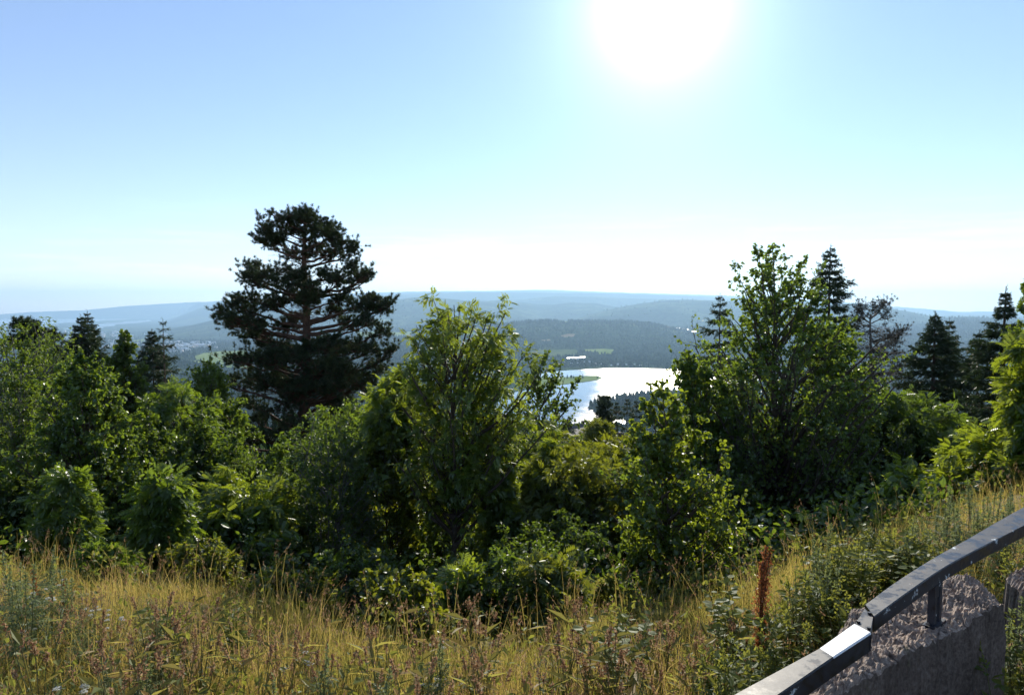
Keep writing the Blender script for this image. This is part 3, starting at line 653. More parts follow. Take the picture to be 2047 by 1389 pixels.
def broadleaf(name, label, prof, Y, mat, leaf, ls, base_px, stems=1, nb=55, ns=7, nt=5, nl=7, tr=.035, bark=None, rise=.7, depth=1.0, cat='tree', group=None, droop=.35, l2=.34, twist=.6, spread=.5, jx=.9, fold=.9, fork=None):
    bark = bark or BARK
    z, cx, R = prof_px(prof, Y)
    bx = W(base_px, 900, Y)[0]; bz = float(gz(bx, Y)); B0 = np.array([bx, Y, bz]); ztop, zbot = z[-1], z[0]; H = ztop - bz
    Rm = R.max()
    root = empty(name, B0, label, cat, group)
    # stems
    tz = ztop - .02 * H - (ztop - zbot) * np.concatenate([[0], U(.04, .4, stems - 1)]); a = U(0, 6.28, stems); rr = np.interp(tz, z, R)
    q = np.concatenate([[0.0], np.full(stems - 1, spread)])
    ST = np.stack([np.interp(tz, z, cx) + np.cos(a) * rr * q + (0 if stems == 1 else 0), Y + np.sin(a) * rr * q * depth, tz], -1)
    SO = np.tile(B0 - [0, 0, .25], (stems, 1)) + (rng.normal(size=(stems, 3)) * [.06, .06, 0] * (stems > 2)) * min(Rm, 1.5)
    if fork and stems > 1:
        SO[0] = B0 - [0, 0, .25]; ff = U(fork[0], fork[1], stems - 1)[:, None]; q0 = SO[0] + (ST[0] - SO[0]) * np.concatenate([ff ** 1.6, ff ** 1.6, ff], 1); SO[1:] = q0
    K = 14; s = np.linspace(0, 1, K)[None, :, None]; dlt = ST - SO
    P = SO[:, None] + np.concatenate([dlt[:, None, :2] * s ** 1.6, dlt[:, None, 2:] * s], -1) + rng.normal(size=(stems, K, 3)) * [.012, .012, 0] * H * s * (1 - s) * 3
    stR = tr * (1 - s[..., 0] * .9) * (np.linspace(1, .75, stems) if not fork else np.concatenate([[1], np.full(stems - 1, .38)]))[:, None]
    parts = [tubes(P, stR, 7)]
    # primary limbs towards the crown's envelope
    tt = U(0, 1, nb); zz = zbot + (ztop - zbot) * tt
    zq = np.linspace(zbot, ztop, 60); wq = np.interp(zq, z, R) + .12 * Rm; cdf = np.cumsum(wq) / wq.sum(); zz = np.interp((np.arange(nb) + rng.random(nb)) / nb, cdf, zq)
    Rz = np.interp(zz, z, R); ph = np.arange(nb) * 2.39996 + U(-.5, .5, nb); rho = np.sqrt(U(.25, 1.05, nb)) * jx * (1 + .32 * rng.random(nb) ** 4)
    E = np.stack([np.interp(zz, z, cx) + Rz * rho * np.cos(ph), Y + depth * Rz * rho * np.sin(ph), zz + .11 * (ztop - zbot) * rng.random(nb) ** 5 * (zz < ztop - .1 * (ztop - zbot))], -1)
    # nearest stem
    SP_ = np.stack([np.stack([np.interp(zz, P[i, :, 2], P[i, :, 0]), np.interp(zz, P[i, :, 2], P[i, :, 1])], -1) for i in range(stems)])
    dd = np.linalg.norm(SP_ - E[None, :, :2], axis=-1) + 10 * (zz[None] > tz[:, None]); si = dd.argmin(0); dh = dd[si, np.arange(nb)] % 10
    z0 = np.clip(E[:, 2] - rise * dh - .04 * H, bz + .12 * H, tz[si] - .02 * H)
    O = np.stack([[np.interp(z0[i], P[si[i], :, 2], P[si[i], :, k]) for k in range(2)] + [z0[i]] for i in range(nb)])
    L1 = np.linalg.norm(E - O, axis=1)
    B1 = limbs(E, O, 7, -.06, .03); r1 = np.clip(.022 * L1, .004, tr * .6); s7 = np.linspace(0, 1, 7)
    parts.append(tubes(B1, r1[:, None] * (1 - .8 * s7), 5))
    # secondary
    s2 = U(.28, 1.0, (nb, ns)); o2, t2 = sample(B1, s2); o2, t2 = o2.reshape(-1, 3), t2.reshape(-1, 3); n2 = len(o2)
    d2 = unit(t2 * .6 + runit(n2) * .85 + [0, 0, .22]); LL = np.maximum(np.repeat(L1, ns) * l2, .14 * Rm) * U(.5, 1.15, n2)
    B2 = limbs(o2 + d2 * LL[:, None], o2, 5, .04, .05); r2 = np.clip(.012 * LL, .002, .012)
    parts.append(tubes(B2, r2[:, None] * (1 - .7 * np.linspace(0, 1, 5)), 4))
    # twigs
    s3 = U(.2, 1.0, (n2, nt)); o3, t3 = sample(B2, s3); o3, t3 = o3.reshape(-1, 3), t3.reshape(-1, 3); n3 = len(o3)
    d3 = unit(t3 * .6 + runit(n3) * .8 + [0, 0, .15]); L3 = np.repeat(LL, nt) * .45 * U(.5, 1.2, n3)
    B3 = limbs(o3 + d3 * L3[:, None], o3, 3, 0, .05); parts.append(tubes(B3, np.full((n3, 3), .0022) * [1, .8, .4], 3))
    V, Q = join(parts); mk('trunk', V - B0, Q, bark, root, smooth=True)
    # leaves
    nl = max(1, int(round(nl * NOL)))
    s4 = U(.75 if len(leaf[0]) > 10 else .15, 1.08, (n3, nl)); p4, t4 = sample(B3, s4); p4, t4 = p4.reshape(-1, 3), t4.reshape(-1, 3); n4 = len(p4)
    out_ = p4 - np.stack([np.interp(p4[:, 2], z, cx), np.full(n4, Y), p4[:, 2]], -1)
    d4 = unit(t4 * .4 + runit(n4) * twist + unit(out_) * .3 - [0, 0, droop]); up = unit(runit(n4) * fold + [0, 0, .75])
    TV, TF = leaf; size = ls * U(.65, 1.2, n4)
    V, Fq = inst(TV, TF, p4 + runit(n4) * ls * .25, frames(d4, up), size)
    br = np.repeat(U(-.18, .18, nb), ns * nt * nl)
    mk('crown', V - B0, Fq, mat, root, rnd=rep(np.clip(U(.05, .85, n4) + br, 0, 1), len(TV)))
    return root
def spruce(label, top, base_row, Y, prof, dens=1.0, mat=None, tr=.13, gap=.42, droop=.35, seedtw=12, spray=.25, group=None, lean=0, bark=None, gappy=.12, name='spruce_tree', spike=.5):
    """prof: (row, half width px)"""
    mat = mat or G['spruce']; zt = W(top[0], top[1], Y)[2]; x0 = W(top[0], top[1], Y)[0]; bz = float(gz(x0, Y)); B0 = np.array([x0, Y, bz]); H = zt - bz
    root = empty(name, B0, label, 'tree', group)
    p = np.array(prof, float); pz_ = np.array([W(CX, r, Y)[2] for r in p[:, 0]]); pr = p[:, 1] / F * Y; o = np.argsort(pz_); pz_, pr = pz_[o], pr[o]
    K = 16; s = np.linspace(0, 1, K); P = B0 + np.stack([lean * (s - 1) + .02 * np.sin(s * 9) * (1 - s), .02 * np.cos(s * 7), s * (H + .3) - .3], -1); P[:, 2] = B0[2] + s * H
    parts = [tubes(P[None], (tr * (1 - s * .96))[None], 7)]
    zlow = pz_[0]; zs, az = [], []; zc = zt - .25
    while zc > zlow:
        f = (zt - zc) / (zt - zlow); k = int(rng.integers(5, 8)); a0 = U(0, 6.28)
        for j in range(k):
            if rng.random() > gappy * (.5 + f): zs.append(zc + U(-.06, .06)); az.append(a0 + j * 6.283 / k + U(-.3, .3))
        zc -= gap * (.45 + .75 * min(1, f * 2.2)) / dens ** .5
    zs = np.array(zs); az = np.array(az); n = len(zs); L = np.interp(zs, pz_, pr) * U(.6, 1.15, n) * np.clip(.45 + (zt - zs) / 2.5, .45, 1) + .03
    dr = droop * (.3 + .9 * np.clip((zt - zs) / (zt - zlow), 0, 1)); d = np.stack([np.cos(az), np.sin(az), np.zeros(n)], -1)
    O = np.stack([np.interp(zs, P[:, 2], P[:, 0]), np.interp(zs, P[:, 2], P[:, 1]), zs], -1)
    sb = np.linspace(0, 1, 7)[None, :, None]
    B1 = O[:, None] + d[:, None] * L[:, None, None] * sb + np.array([0, 0, 1.]) * L[:, None, None] * (.12 * sb - dr[:, None, None] * sb ** 1.3 + .22 * sb ** 4) + rng.normal(size=(n, 7, 3)) * .012 * L[:, None, None]
    parts.append(tubes(B1, np.clip(.016 * L, .006, .04)[:, None] * (1 - .8 * np.linspace(0, 1, 7)), 4))
    nt_ = max(4, int(seedtw * dens)); s2 = np.sort(U(.12, 1.0, (n, nt_)), 1); o2, t2 = sample(B1, s2); side = np.cross(t2, [0, 0, 1]); side *= np.where(np.arange(nt_) % 2, 1, -1)[None, :, None]
    L2 = (L[:, None] * (.42 - .30 * s2) * U(.6, 1.2, s2.shape) + .08 * np.clip((zt - zs) / 1.5, .25, 1)[:, None])
    d2 = unit(side * .75 + t2 * .7 - np.array([0, 0, .28]) * U(.2, 2.2, s2.shape)[..., None])
    o2, d2, L2 = o2.reshape(-1, 3), d2.reshape(-1, 3), L2.reshape(-1)
    B2 = limbs(o2 + d2 * L2[:, None], o2, 3, .05, .04); parts.append(tubes(B2, np.full((len(o2), 3), .006) * [1, .7, .4], 3))
    V, Q = join(parts); mk('trunk', V - B0, Q, bark or BARK, root, smooth=True)
    cnt = np.clip(np.ceil(L2 / (spray * .55)), 1, 5).astype(int); ii = np.repeat(np.arange(len(o2)), cnt); fr = U(0, 1, len(ii)); fr = (fr + .0)
    p3, t3 = sample(B2[ii], fr[:, None]); p3, t3 = p3[:, 0], t3[:, 0]
    # needles along the main boughs' tips and the leader too
    s5 = U(.35, 1.02, (n, 4)); p5, t5 = sample(B1, s5); p5, t5 = p5.reshape(-1, 3), t5.reshape(-1, 3)
    nlz = zt - U(0, min(1.2, H * .12), 24); p6 = np.stack([np.full(24, x0), np.full(24, Y), nlz], -1) + rng.normal(size=(24, 3)) * .02; t6 = unit(rng.normal(size=(24, 3)) * .5 + [0, 0, .8])
    pp = np.concatenate([p3, p5, p6]); tt_ = np.concatenate([t3, t5, t6]); m_ = len(pp)
    d5 = unit(tt_ + runit(m_) * .35 - [0, 0, .12]); TV, TF = SPRAY
    V, Fq = inst(TV, TF, pp, frames(d5, unit(runit(m_) + [0, 0, .6])), spray * U(.7, 1.25, m_) * np.clip(.32 + (zt - pp[:, 2]) / 2.2, .32, 1))
    mk('crown', V - B0, Fq, mat, root, rnd=rep(U(0, 1, m_), len(TV)))
    return root
def pine(label, trunk, Y, pads, tr, fork, tuft=.13, dens=1.0, dead=0, zback=.0, mat=None, bark=None, name='pine_tree', dz=1.5):
    """trunk: list of (px,row) from low to top; pads: (px,row,hw,hh[,k])"""
    mat = mat or G['pine']; TP = np.array([W(a, b, Y) for a, b in trunk]); bx = TP[0, 0]; bz = float(gz(bx, Y)); B0 = np.array([bx, Y, bz])
    TP = np.concatenate([[B0 - [0, 0, .3]], TP]); root = empty(name, B0, label, 'tree')
    tz = np.linspace(TP[0, 2], TP[-1, 2], 26); T = np.stack([np.interp(tz, TP[:, 2], TP[:, 0]), Y + .12 * np.sin(tz * .6), tz], -1); H = tz[-1] - tz[0]
    parts = [tubes(T[None], (tr * (1 - .82 * np.linspace(0, 1, 26) ** 1.2))[None], 9)]
    PD = np.array([p[:4] for p in pads], float); n = len(PD); C0 = np.array([W(a, b, Y) for a, b in PD[:, :2]])
    wpx = PD[:, 2] / F * Y; hpx = PD[:, 3] / F * Y
    lat = np.abs(C0[:, 0] - np.interp(C0[:, 2], tz, T[:, 0])); room = np.interp(C0[:, 2], [tz[0], tz[-1]], [dz * 1.9, dz * .55])
    off = np.where(rng.random(n) < .5, -1, 1) * U(.1, 1, n) * np.sqrt(np.maximum(.2, (room ** 2 - .35 * lat ** 2)))
    # keep the silhouette: shift in depth along the sight line only a little
    C = C0.copy(); C[:, 1] += off; C[:, 0] *= 1; 
    dist = np.linalg.norm(C[:, :2] - np.stack([np.interp(C[:, 2], tz, T[:, 0]), np.full(n, Y)], -1), axis=1)
    z0 = np.clip(C[:, 2] - .28 * dist - .15, tz[6], fork and np.interp(0, [0], [tz[-1]]) or tz[-1] - .2); z0 = np.minimum(z0, tz[-1] - .15)
    O = np.stack([np.interp(z0, tz, T[:, k]) for k in (0, 1)] + [z0], -1)
    B1 = limbs(C, O, 9, -.05, .035); L1 = np.linalg.norm(C - O, axis=1)
    parts.append(tubes(B1, np.clip(.026 * L1 + .015, .02, .11)[:, None] * (1 - .75 * np.linspace(0, 1, 9)), 6))
    # sub limbs into each pad
    ks = 9; s2 = U(.5, 1.0, (n, ks)); o2, t2 = sample(B1, s2)
    e2 = C[:, None] + rng.normal(size=(n, ks, 3)) * .5 * np.stack([wpx, wpx * 1.0, hpx * .8], -1)[:, None]
    e2[..., 2] += .15 * hpx[:, None]; o2 = o2.reshape(-1, 3); e2 = e2.reshape(-1, 3)
    B2 = limbs(e2, o2, 6, -.06, .06); parts.append(tubes(B2, np.full((len(o2), 6), .017) * (1 - .7 * np.linspace(0, 1, 6)), 4))
    k3 = 6; s3 = U(.35, 1.0, (len(o2), k3)); o3, t3 = sample(B2, s3); o3 = o3.reshape(-1, 3); t3 = t3.reshape(-1, 3); l3 = U(.18, .45, len(o3)) * (Y / 25) ** .3
    d3 = unit(t3 * .5 + runit(len(o3)) * .8 + [0, 0, .35]); B3 = limbs(o3 + d3 * l3[:, None], o3, 4, -.1, .05); parts.append(tubes(B3, np.full((len(o3), 4), .008) * [1, .9, .7, .4], 3))
    # dry bare twigs and stubs along the shaded inner limbs
    nd = 220 + dead; tzs = U(.25, .96, nd); zz = tz[0] + H * tzs; az = U(0, 6.28, nd); Od = np.stack([np.interp(zz, tz, T[:, 0]), np.interp(zz, tz, T[:, 1]), zz], -1)
    Ld = U(.3, 1.6, nd) * (Y / 25); Ed = Od + np.stack([np.cos(az), np.sin(az), U(-.35, .3, nd)], -1) * Ld[:, None]; Bd = limbs(Ed, Od, 6, -.05, .09); parts.append(tubes(Bd, np.full((nd, 6), .012) * (1 - .8 * np.linspace(0, 1, 6)), 3))
    sd_ = U(.3, 1, (nd, 4)); od, td = sample(Bd, sd_); od = od.reshape(-1, 3); Bt = limbs(od + runit(len(od)) * .25, od, 3, 0, .1); parts.append(tubes(Bt, np.full((len(od), 3), .005), 3))
    V, Q = join(parts); mk('trunk', V - B0, Q, bark or BARKP, root, smooth=True)
    area = wpx * hpx; q4 = 5
    s4 = U(.45, 1.05, (len(o3), q4)); p4, t4 = sample(B3, s4); p4 = p4.reshape(-1, 3); t4 = t4.reshape(-1, 3)
    # further shoots fill each pad
    nf = np.maximum(3 if dens < .2 else 8, (area * 330 * dens)).astype(int); ii = np.repeat(np.arange(n), nf); nsb = 6; sbc = unit(rng.normal(size=(n, nsb, 3))) * (rng.random((n, nsb, 1)) ** .5) * .78; sbr = U(.22, .42, (n, nsb)); jj = rng.integers(0, nsb, len(ii)); g = sbc[ii, jj] + unit(rng.normal(size=(len(ii), 3))) * (rng.random(len(ii)) ** .35 * sbr[ii, jj])[:, None]
    lump = 1 + .22 * np.sin(g[:, 0] * 9 + ii) * np.cos(g[:, 1] * 7 + ii * 2)
    p5 = C[ii] + g * lump[:, None] * np.stack([wpx, wpx, hpx * 1.3], -1)[ii] * 1.05; t5 = unit(g * .7 + [0, 0, .6] + runit(len(ii)) * .4)
    keep = rng.random(len(p4)) < dens
    pp = np.concatenate([p4[keep], p5]); tt_ = unit(np.concatenate([t4[keep] * .6 + [0, 0, .4], t5]) + runit(len(pp)) * .3); m_ = len(pp)
    TV, TF = TUFT; V, Fq = inst(TV, TF, pp, frames(tt_, runit(m_)), tuft * U(.7, 1.15, m_))
    mk('crown', V - B0, Fq, mat, root, rnd=rep(U(0, 1, m_), len(TV)))
    return root

# --- the big pine
PADS = [(611, 434, 14, 11), (622, 442, 12, 13), (604, 440, 22, 14), (580, 443, 30, 15), (560, 456, 30, 15), (536, 463, 18, 14), (533, 487, 18, 13), (560, 484, 26, 16), (657, 456, 24, 15), (640, 466, 18, 16), (686, 493, 28, 16), (672, 474, 26, 14), (702, 496, 14, 12), (604, 470, 26, 18), (626, 500, 24, 10), (585, 510, 26, 10), (655, 508, 22, 10),
        (499, 537, 16, 12), (515, 560, 26, 16), (547, 543, 30, 14), (580, 560, 26, 18), (498, 556, 14, 10), (610, 560, 18, 20), (657, 551, 32, 12), (705, 533, 22, 12), (738, 548, 16, 11), (725, 556, 20, 10), (690, 562, 30, 12), (640, 580, 28, 14),
        (448, 622, 14, 13), (473, 606, 22, 15), (500, 598, 26, 14), (455, 652, 18, 15), (470, 636, 24, 16), (500, 628, 28, 18), (530, 612, 26, 14), (521, 648, 34, 16), (560, 655, 28, 14), (749, 597, 22, 9), (778, 613, 17, 11), (752, 613, 22, 10), (716, 610, 32, 13), (676, 597, 30, 12), (657, 625, 28, 14), (735, 645, 18, 10), (700, 650, 26, 12),
        (492, 669, 32, 12), (510, 690, 34, 16), (473, 722, 18, 14), (505, 716, 40, 16), (540, 740, 44, 18), (466, 757, 22, 14), (500, 768, 44, 16), (767, 669, 18, 13), (776, 700, 15, 16), (745, 695, 28, 14), (720, 700, 34, 16), (675, 684, 40, 16), (749, 735, 30, 16), (700, 738, 44, 18), (655, 735, 38, 16), (735, 768, 30, 14), (690, 772, 46, 16), (560, 700, 34, 18), (590, 770, 40, 16), (640, 775, 36, 15),
        (470, 812, 32, 18), (510, 830, 46, 20), (560, 810, 44, 16), (500, 872, 50, 22), (560, 880, 60, 22), (620, 840, 46, 18), (690, 820, 40, 16), (640, 900, 60, 24), (480, 930, 44, 26), (560, 950, 56, 26), (620, 700, 30, 16)]
_r = np.random.default_rng(4)
for _ in range(34):
    _row = _r.uniform(570, 960); _h = np.interp(_row, [420, 500, 600, 700, 960], [20, 60, 95, 120, 130]); PADS.append((608 + _r.uniform(-1, 1) * _h * .75, _row, _r.uniform(20, 36), _r.uniform(11, 18)))
for _ in range(34):
    _row = _r.uniform(690, 960); PADS.append((600 + _r.uniform(-1, 1) * 115, _row, _r.uniform(26, 44), _r.uniform(14, 22)))
pine('tall broad pine with open layered crown and thick brown trunk, highest of all', [(604, 960), (608, 850), (612, 750), (612, 650), (611, 600), (606, 545), (606, 490), (610, 446)], 25.0, PADS, .32, None, tuft=.125, dens=.72, dead=160)
# --- dying pine on the right
PD2 = [(1782, 603, 12, 9), (1772, 612, 14, 9), (1728, 610, 20, 8), (1712, 628, 16, 8), (1750, 618, 20, 8), (1706, 636, 12, 6), (1765, 632, 16, 7), (1790, 660, 16, 8), (1802, 676, 12, 8), (1782, 682, 20, 8), (1758, 668, 16, 7), (1720, 652, 16, 6), (1775, 700, 18, 8), (1800, 706, 14, 6), (1752, 710, 18, 8), (1770, 730, 24, 10), (1740, 745, 26, 12), (1790, 750, 24, 12)]
pine('half dead flat topped pine with bare reddish limbs behind the right aspen', [(1738, 860), (1740, 740), (1741, 650), (1742, 628)], 27.0, PD2, .15, None, tuft=.10, dens=.10, dead=420, mat=G['drybough'], bark=BARKG, dz=1.0)
pine('small dark pine sapling crown poking above the left birches', [(66, 800), (68, 700), (72, 668)], 24.0, [(70, 668, 14, 9), (55, 660, 12, 8), (45, 655, 9, 9), (88, 680, 14, 9), (60, 685, 30, 12), (100, 695, 10, 12), (80, 705, 34, 14), (70, 730, 40, 18), (110, 730, 20, 14)], .1, None, tuft=.13, dens=1.2, dz=.8)
pine('dark pine standing alone against the lake, below the gap', [(1207, 905), (1207, 850), (1207, 806)], 70.0, [(1207, 802, 6, 4), (1203, 810, 10, 4), (1211, 814, 9, 4), (1205, 824, 14, 5), (1209, 834, 14, 5), (1200, 842, 12, 5), (1214, 846, 11, 5), (1206, 856, 13, 5)], .22, None, tuft=.3, dens=.5, dz=1.4)

# --- spruces
spruce('tall dense spruce with twin tips behind the left aspen', (161, 628), 900, 34, [(628, 2), (650, 12), (690, 26), (740, 42), (790, 52), (900, 60)], 1.5, tr=.2, gappy=.08)
spruce('second tip of the twin spruce, slimmer and slightly higher', (174, 620), 900, 34.6, [(620, 2), (650, 14), (700, 26), (760, 38), (900, 50)], 1.5, tr=.15)
spruce('small slim spruce at the left foot of the twin spruce', (137, 690), 900, 38, [(690, 2), (730, 14), (780, 22), (900, 30)], .9, tr=.1)
spruce('dense dark spruce left of the sparse one, behind the birches', (303, 656), 900, 33, [(656, 2), (690, 18), (730, 28), (780, 36), (900, 40)], 1.9, tr=.15, gappy=.06)
spruce('sparse thin spruce with visible stem, tallest of the left pair', (325, 636), 900, 32, [(636, 2), (660, 12), (700, 26), (740, 34), (800, 38), (900, 40)], .62, tr=.15, gappy=.35, gap=.5)
spruce('open spruce with ragged drooping boughs left of the right aspen', (1440, 585), 900, 28, [(585, 2), (610, 14), (650, 34), (690, 48), (740, 56), (800, 60)], 1.1, tr=.16, gappy=.22, gap=.5, droop=.5)
spruce('tall spruce with hanging bough tips rising behind the right aspen', (1661, 488), 900, 27, [(488, 2), (510, 14), (540, 26), (570, 34), (590, 38), (640, 38), (700, 50), (760, 58), (900, 60)], 1.5, tr=.2, gappy=.16, droop=.55, gap=.46)
spruce('broad dark spruce, left of the two close ones on the right', (1871, 621), 900, 26, [(621, 2), (650, 16), (690, 30), (730, 42), (800, 66), (900, 92), (950, 100)], 2.0, tr=.2, gappy=.04)
spruce('slender lighter spruce just right of the broad dark one', (1899, 633), 900, 29, [(633, 2), (660, 12), (700, 22), (740, 34), (800, 44), (900, 50)], 1.3, tr=.12, gappy=.2)
spruce('spruce top between the slender spruce and the right hand spruce', (1959, 658), 900, 25, [(658, 2), (680, 14), (720, 28), (780, 46), (880, 66)], 1.7, tr=.13)
spruce('large dark spruce with a long bare leader at the right', (2012, 572), 950, 17, [(572, 1), (600, 5), (620, 14), (660, 32), (720, 54), (800, 72), (900, 84)], 2.2, tr=.15, gappy=.03, spray=.2)
spruce('short thin spruce against the blue hills between dead pine and dark spruce', (1811, 708), 900, 30, [(708, 2), (740, 14), (800, 30)], 1.0, tr=.08)
spruce('thin spruce stake with bare top left of the open spruce', (1371, 692), 900, 30, [(692, 1), (710, 3), (740, 8), (800, 20)], .6, tr=.05)
for i, (a, b, h_, lb) in enumerate([(1233, 803, 90, 'needle thin spruce right of the pine by the lake'), (1254, 797, 95, 'dark narrow spruce nearest the headland, beside the gap'), (1190, 833, 84, 'low round topped conifer left of the pine by the lake'), (1222, 826, 88, 'short spruce between the lakeside pine and the thin spruce'), (1272, 800, 90, 'dark spruce half behind the front aspen leaves'), (1136, 838, 80, 'squat conifer under the thin alder left of the gap')]):
    spruce(lb, (a, b), 900, h_, [(b, 1), (b + 20, 6 + 3 * (i % 2)), (b + 50, 11), (b + 100, 15)], 1.0, tr=.2, spray=.6, gap=1.0, seedtw=6, gappy=.15)

# --- broadleaf trees
broadleaf('rowan_tree', 'tall sunlit rowan with feathery leaves in the middle, right of the pine', [(596, 868, 885), (606, 850, 960), (640, 832, 1025), (680, 822, 1054), (730, 800, 1058), (790, 790, 1050), (850, 790, 1050), (920, 800, 1030), (980, 840, 990)], 9.6, G['rowan'], LEAF_ROWAN, .125, 905, stems=6, nb=120, ns=6, nt=3, nl=3, tr=.055, rise=1.2, spread=.7, droop=.1, l2=.2, jx=1.04, fold=.45, fork=(.3, .55))
broadleaf('rowan_tree', 'low leaning rowan branch mass left of the tall rowan', [(735, 795, 815), (750, 770, 830), (800, 742, 840), (860, 735, 845), (950, 740, 850)], 10.6, G['rowan'], LEAF_ROWAN, .155, 800, stems=3, nb=40, ns=6, nt=4, nl=3, tr=.03)
broadleaf('aspen_tree', 'large aspen with several pointed tops, tallest broadleaf on the right', [(500, 1518, 1560), (530, 1496, 1612), (570, 1480, 1632), (600, 1452, 1650), (640, 1450, 1690), (690, 1420, 1720), (740, 1365, 1750), (800, 1352, 1745), (880, 1370, 1740), (960, 1400, 1700), (1010, 1450, 1660)], 13.0, G['aspen'], LEAF_ROUND, .052, 1557, stems=8, nb=200, ns=8, nt=5, nl=7, tr=.09, rise=1.1, spread=.7, jx=1.0, droop=.5, l2=.26, fork=(.3, .6))
broadleaf('aspen_tree', 'yellow green aspen merging into the right side of the large aspen', [(640, 1640, 1655), (665, 1615, 1690), (710, 1610, 1712), (760, 1640, 1740), (850, 1650, 1750), (950, 1660, 1740)], 14.0, G['aspen'], LEAF_ROUND, .055, 1690, stems=3, nb=95, ns=8, nt=5, nl=7, tr=.06, rise=1.2)
broadleaf('aspen_tree', 'bushy aspen left shoulder over the lake edge, beside the large aspen', [(700, 1358, 1372), (720, 1350, 1420), (780, 1345, 1450), (850, 1370, 1470), (940, 1380, 1480)], 12.0, G['aspen'], LEAF_ROUND, .052, 1430, stems=3, nb=55, ns=8, nt=5, nl=6, tr=.04, rise=1.1)
broadleaf('aspen_tree', 'young aspen in front with big round bright leaves and slim trunk', [(762, 1322, 1334), (790, 1290, 1350), (840, 1264, 1400), (900, 1248, 1425), (980, 1238, 1450), (1060, 1220, 1468), (1140, 1225, 1440), (1200, 1270, 1400)], 7.0, G['rowan'], LEAF_ROUND, .046, 1345, stems=3, nb=110, ns=7, nt=4, nl=6, tr=.035, rise=.9, l2=.3, droop=.6, jx=1.0)
broadleaf('alder_tree', 'thin airy alder with several slanting stems before the lake', [(695, 1068, 1084), (715, 1046, 1120), (750, 1036, 1140), (800, 1034, 1156), (850, 1040, 1150), (910, 1040, 1120)], 17.0, G['dark'], LEAF_ROUND, .07, 1060, stems=6, nb=46, ns=6, nt=4, nl=5, tr=.05, rise=1.5, spread=.75, bark=BARK, jx=1.05, fork=(.15, .4))
broadleaf('rowan_tree', 'feathery rowan leaning in at the right edge of the picture', [(650, 2070, 2160), (700, 2048, 2180), (770, 2024, 2200), (850, 2000, 2200), (930, 1972, 2160), (990, 1950, 2120)], 8.0, G['rowan'], LEAF_ROWAN, .155, 2075, stems=5, nb=85, ns=6, nt=4, nl=3, tr=.04, rise=.9)
broadleaf('birch_tree', 'birch top rising behind the large right spruce at the edge', [(560, 2052, 2075), (590, 2036, 2110), (640, 2030, 2130), (700, 2020, 2130), (800, 2020, 2130)], 15.0, G['birch'], LEAF_OVAL, .055, 2060, stems=2, nb=60, ns=8, nt=5, nl=6, tr=.06, bark=BARKG)
broadleaf('birch_tree', 'wide bright birch filling the far left edge', [(640, -30, 10), (665, -60, 50), (700, -90, 110), (760, -110, 130), (840, -110, 140), (930, -110, 130), (1020, -90, 100)], 12.5, G['birch'], LEAF_OVAL, .048, 20, stems=4, nb=130, ns=8, nt=5, nl=8, tr=.07, bark=BARKG, rise=1.0, jx=1.0)
broadleaf('birch_tree', 'slimmer birch just right of the wide left edge birch', [(690, 78, 100), (720, 60, 130), (790, 50, 150), (880, 50, 150), (960, 60, 140)], 14.0, G['birch'], LEAF_OVAL, .048, 105, stems=2, nb=70, ns=8, nt=5, nl=8, tr=.05, bark=BARKG, rise=1.0)
broadleaf('aspen_tree', 'leafy aspen in front of the twin spruce with a rounded top', [(703, 160, 182), (730, 130, 205), (780, 112, 226), (840, 100, 250), (910, 92, 270), (990, 90, 285), (1070, 95, 290), (1140, 110, 270)], 9.5, G['aspen'], LEAF_ROUND, .045, 178, stems=4, nb=160, ns=8, nt=5, nl=8, tr=.045, rise=1.0, jx=1.0, droop=.5)
broadleaf('aspen_tree', 'slender columnar aspen with a tall narrow leafy spire', [(660, 238, 248), (680, 230, 258), (720, 222, 266), (760, 216, 285), (800, 214, 292), (860, 210, 300)], 20.0, G['dark'], LEAF_ROUND, .085, 246, stems=2, nb=70, ns=7, nt=4, nl=6, tr=.06, rise=1.6, jx=1.0)
broadleaf('birch_tree', 'round topped birch before the green field, left of the pine', [(720, 400, 425), (735, 378, 448), (770, 366, 462), (820, 362, 470), (880, 370, 470)], 19.0, G['birch'], LEAF_OVAL, .07, 415, stems=3, nb=80, ns=8, nt=5, nl=6, tr=.06, bark=BARKG, rise=1.1)
broadleaf('rowan_tree', 'dark rowan with spreading leaves below the spruce pair', [(768, 310, 350), (790, 285, 400), (840, 270, 430), (900, 270, 440), (980, 280, 430)], 12.5, G['birch'], LEAF_ROWAN, .15, 345, stems=4, nb=70, ns=6, nt=4, nl=3, tr=.05)

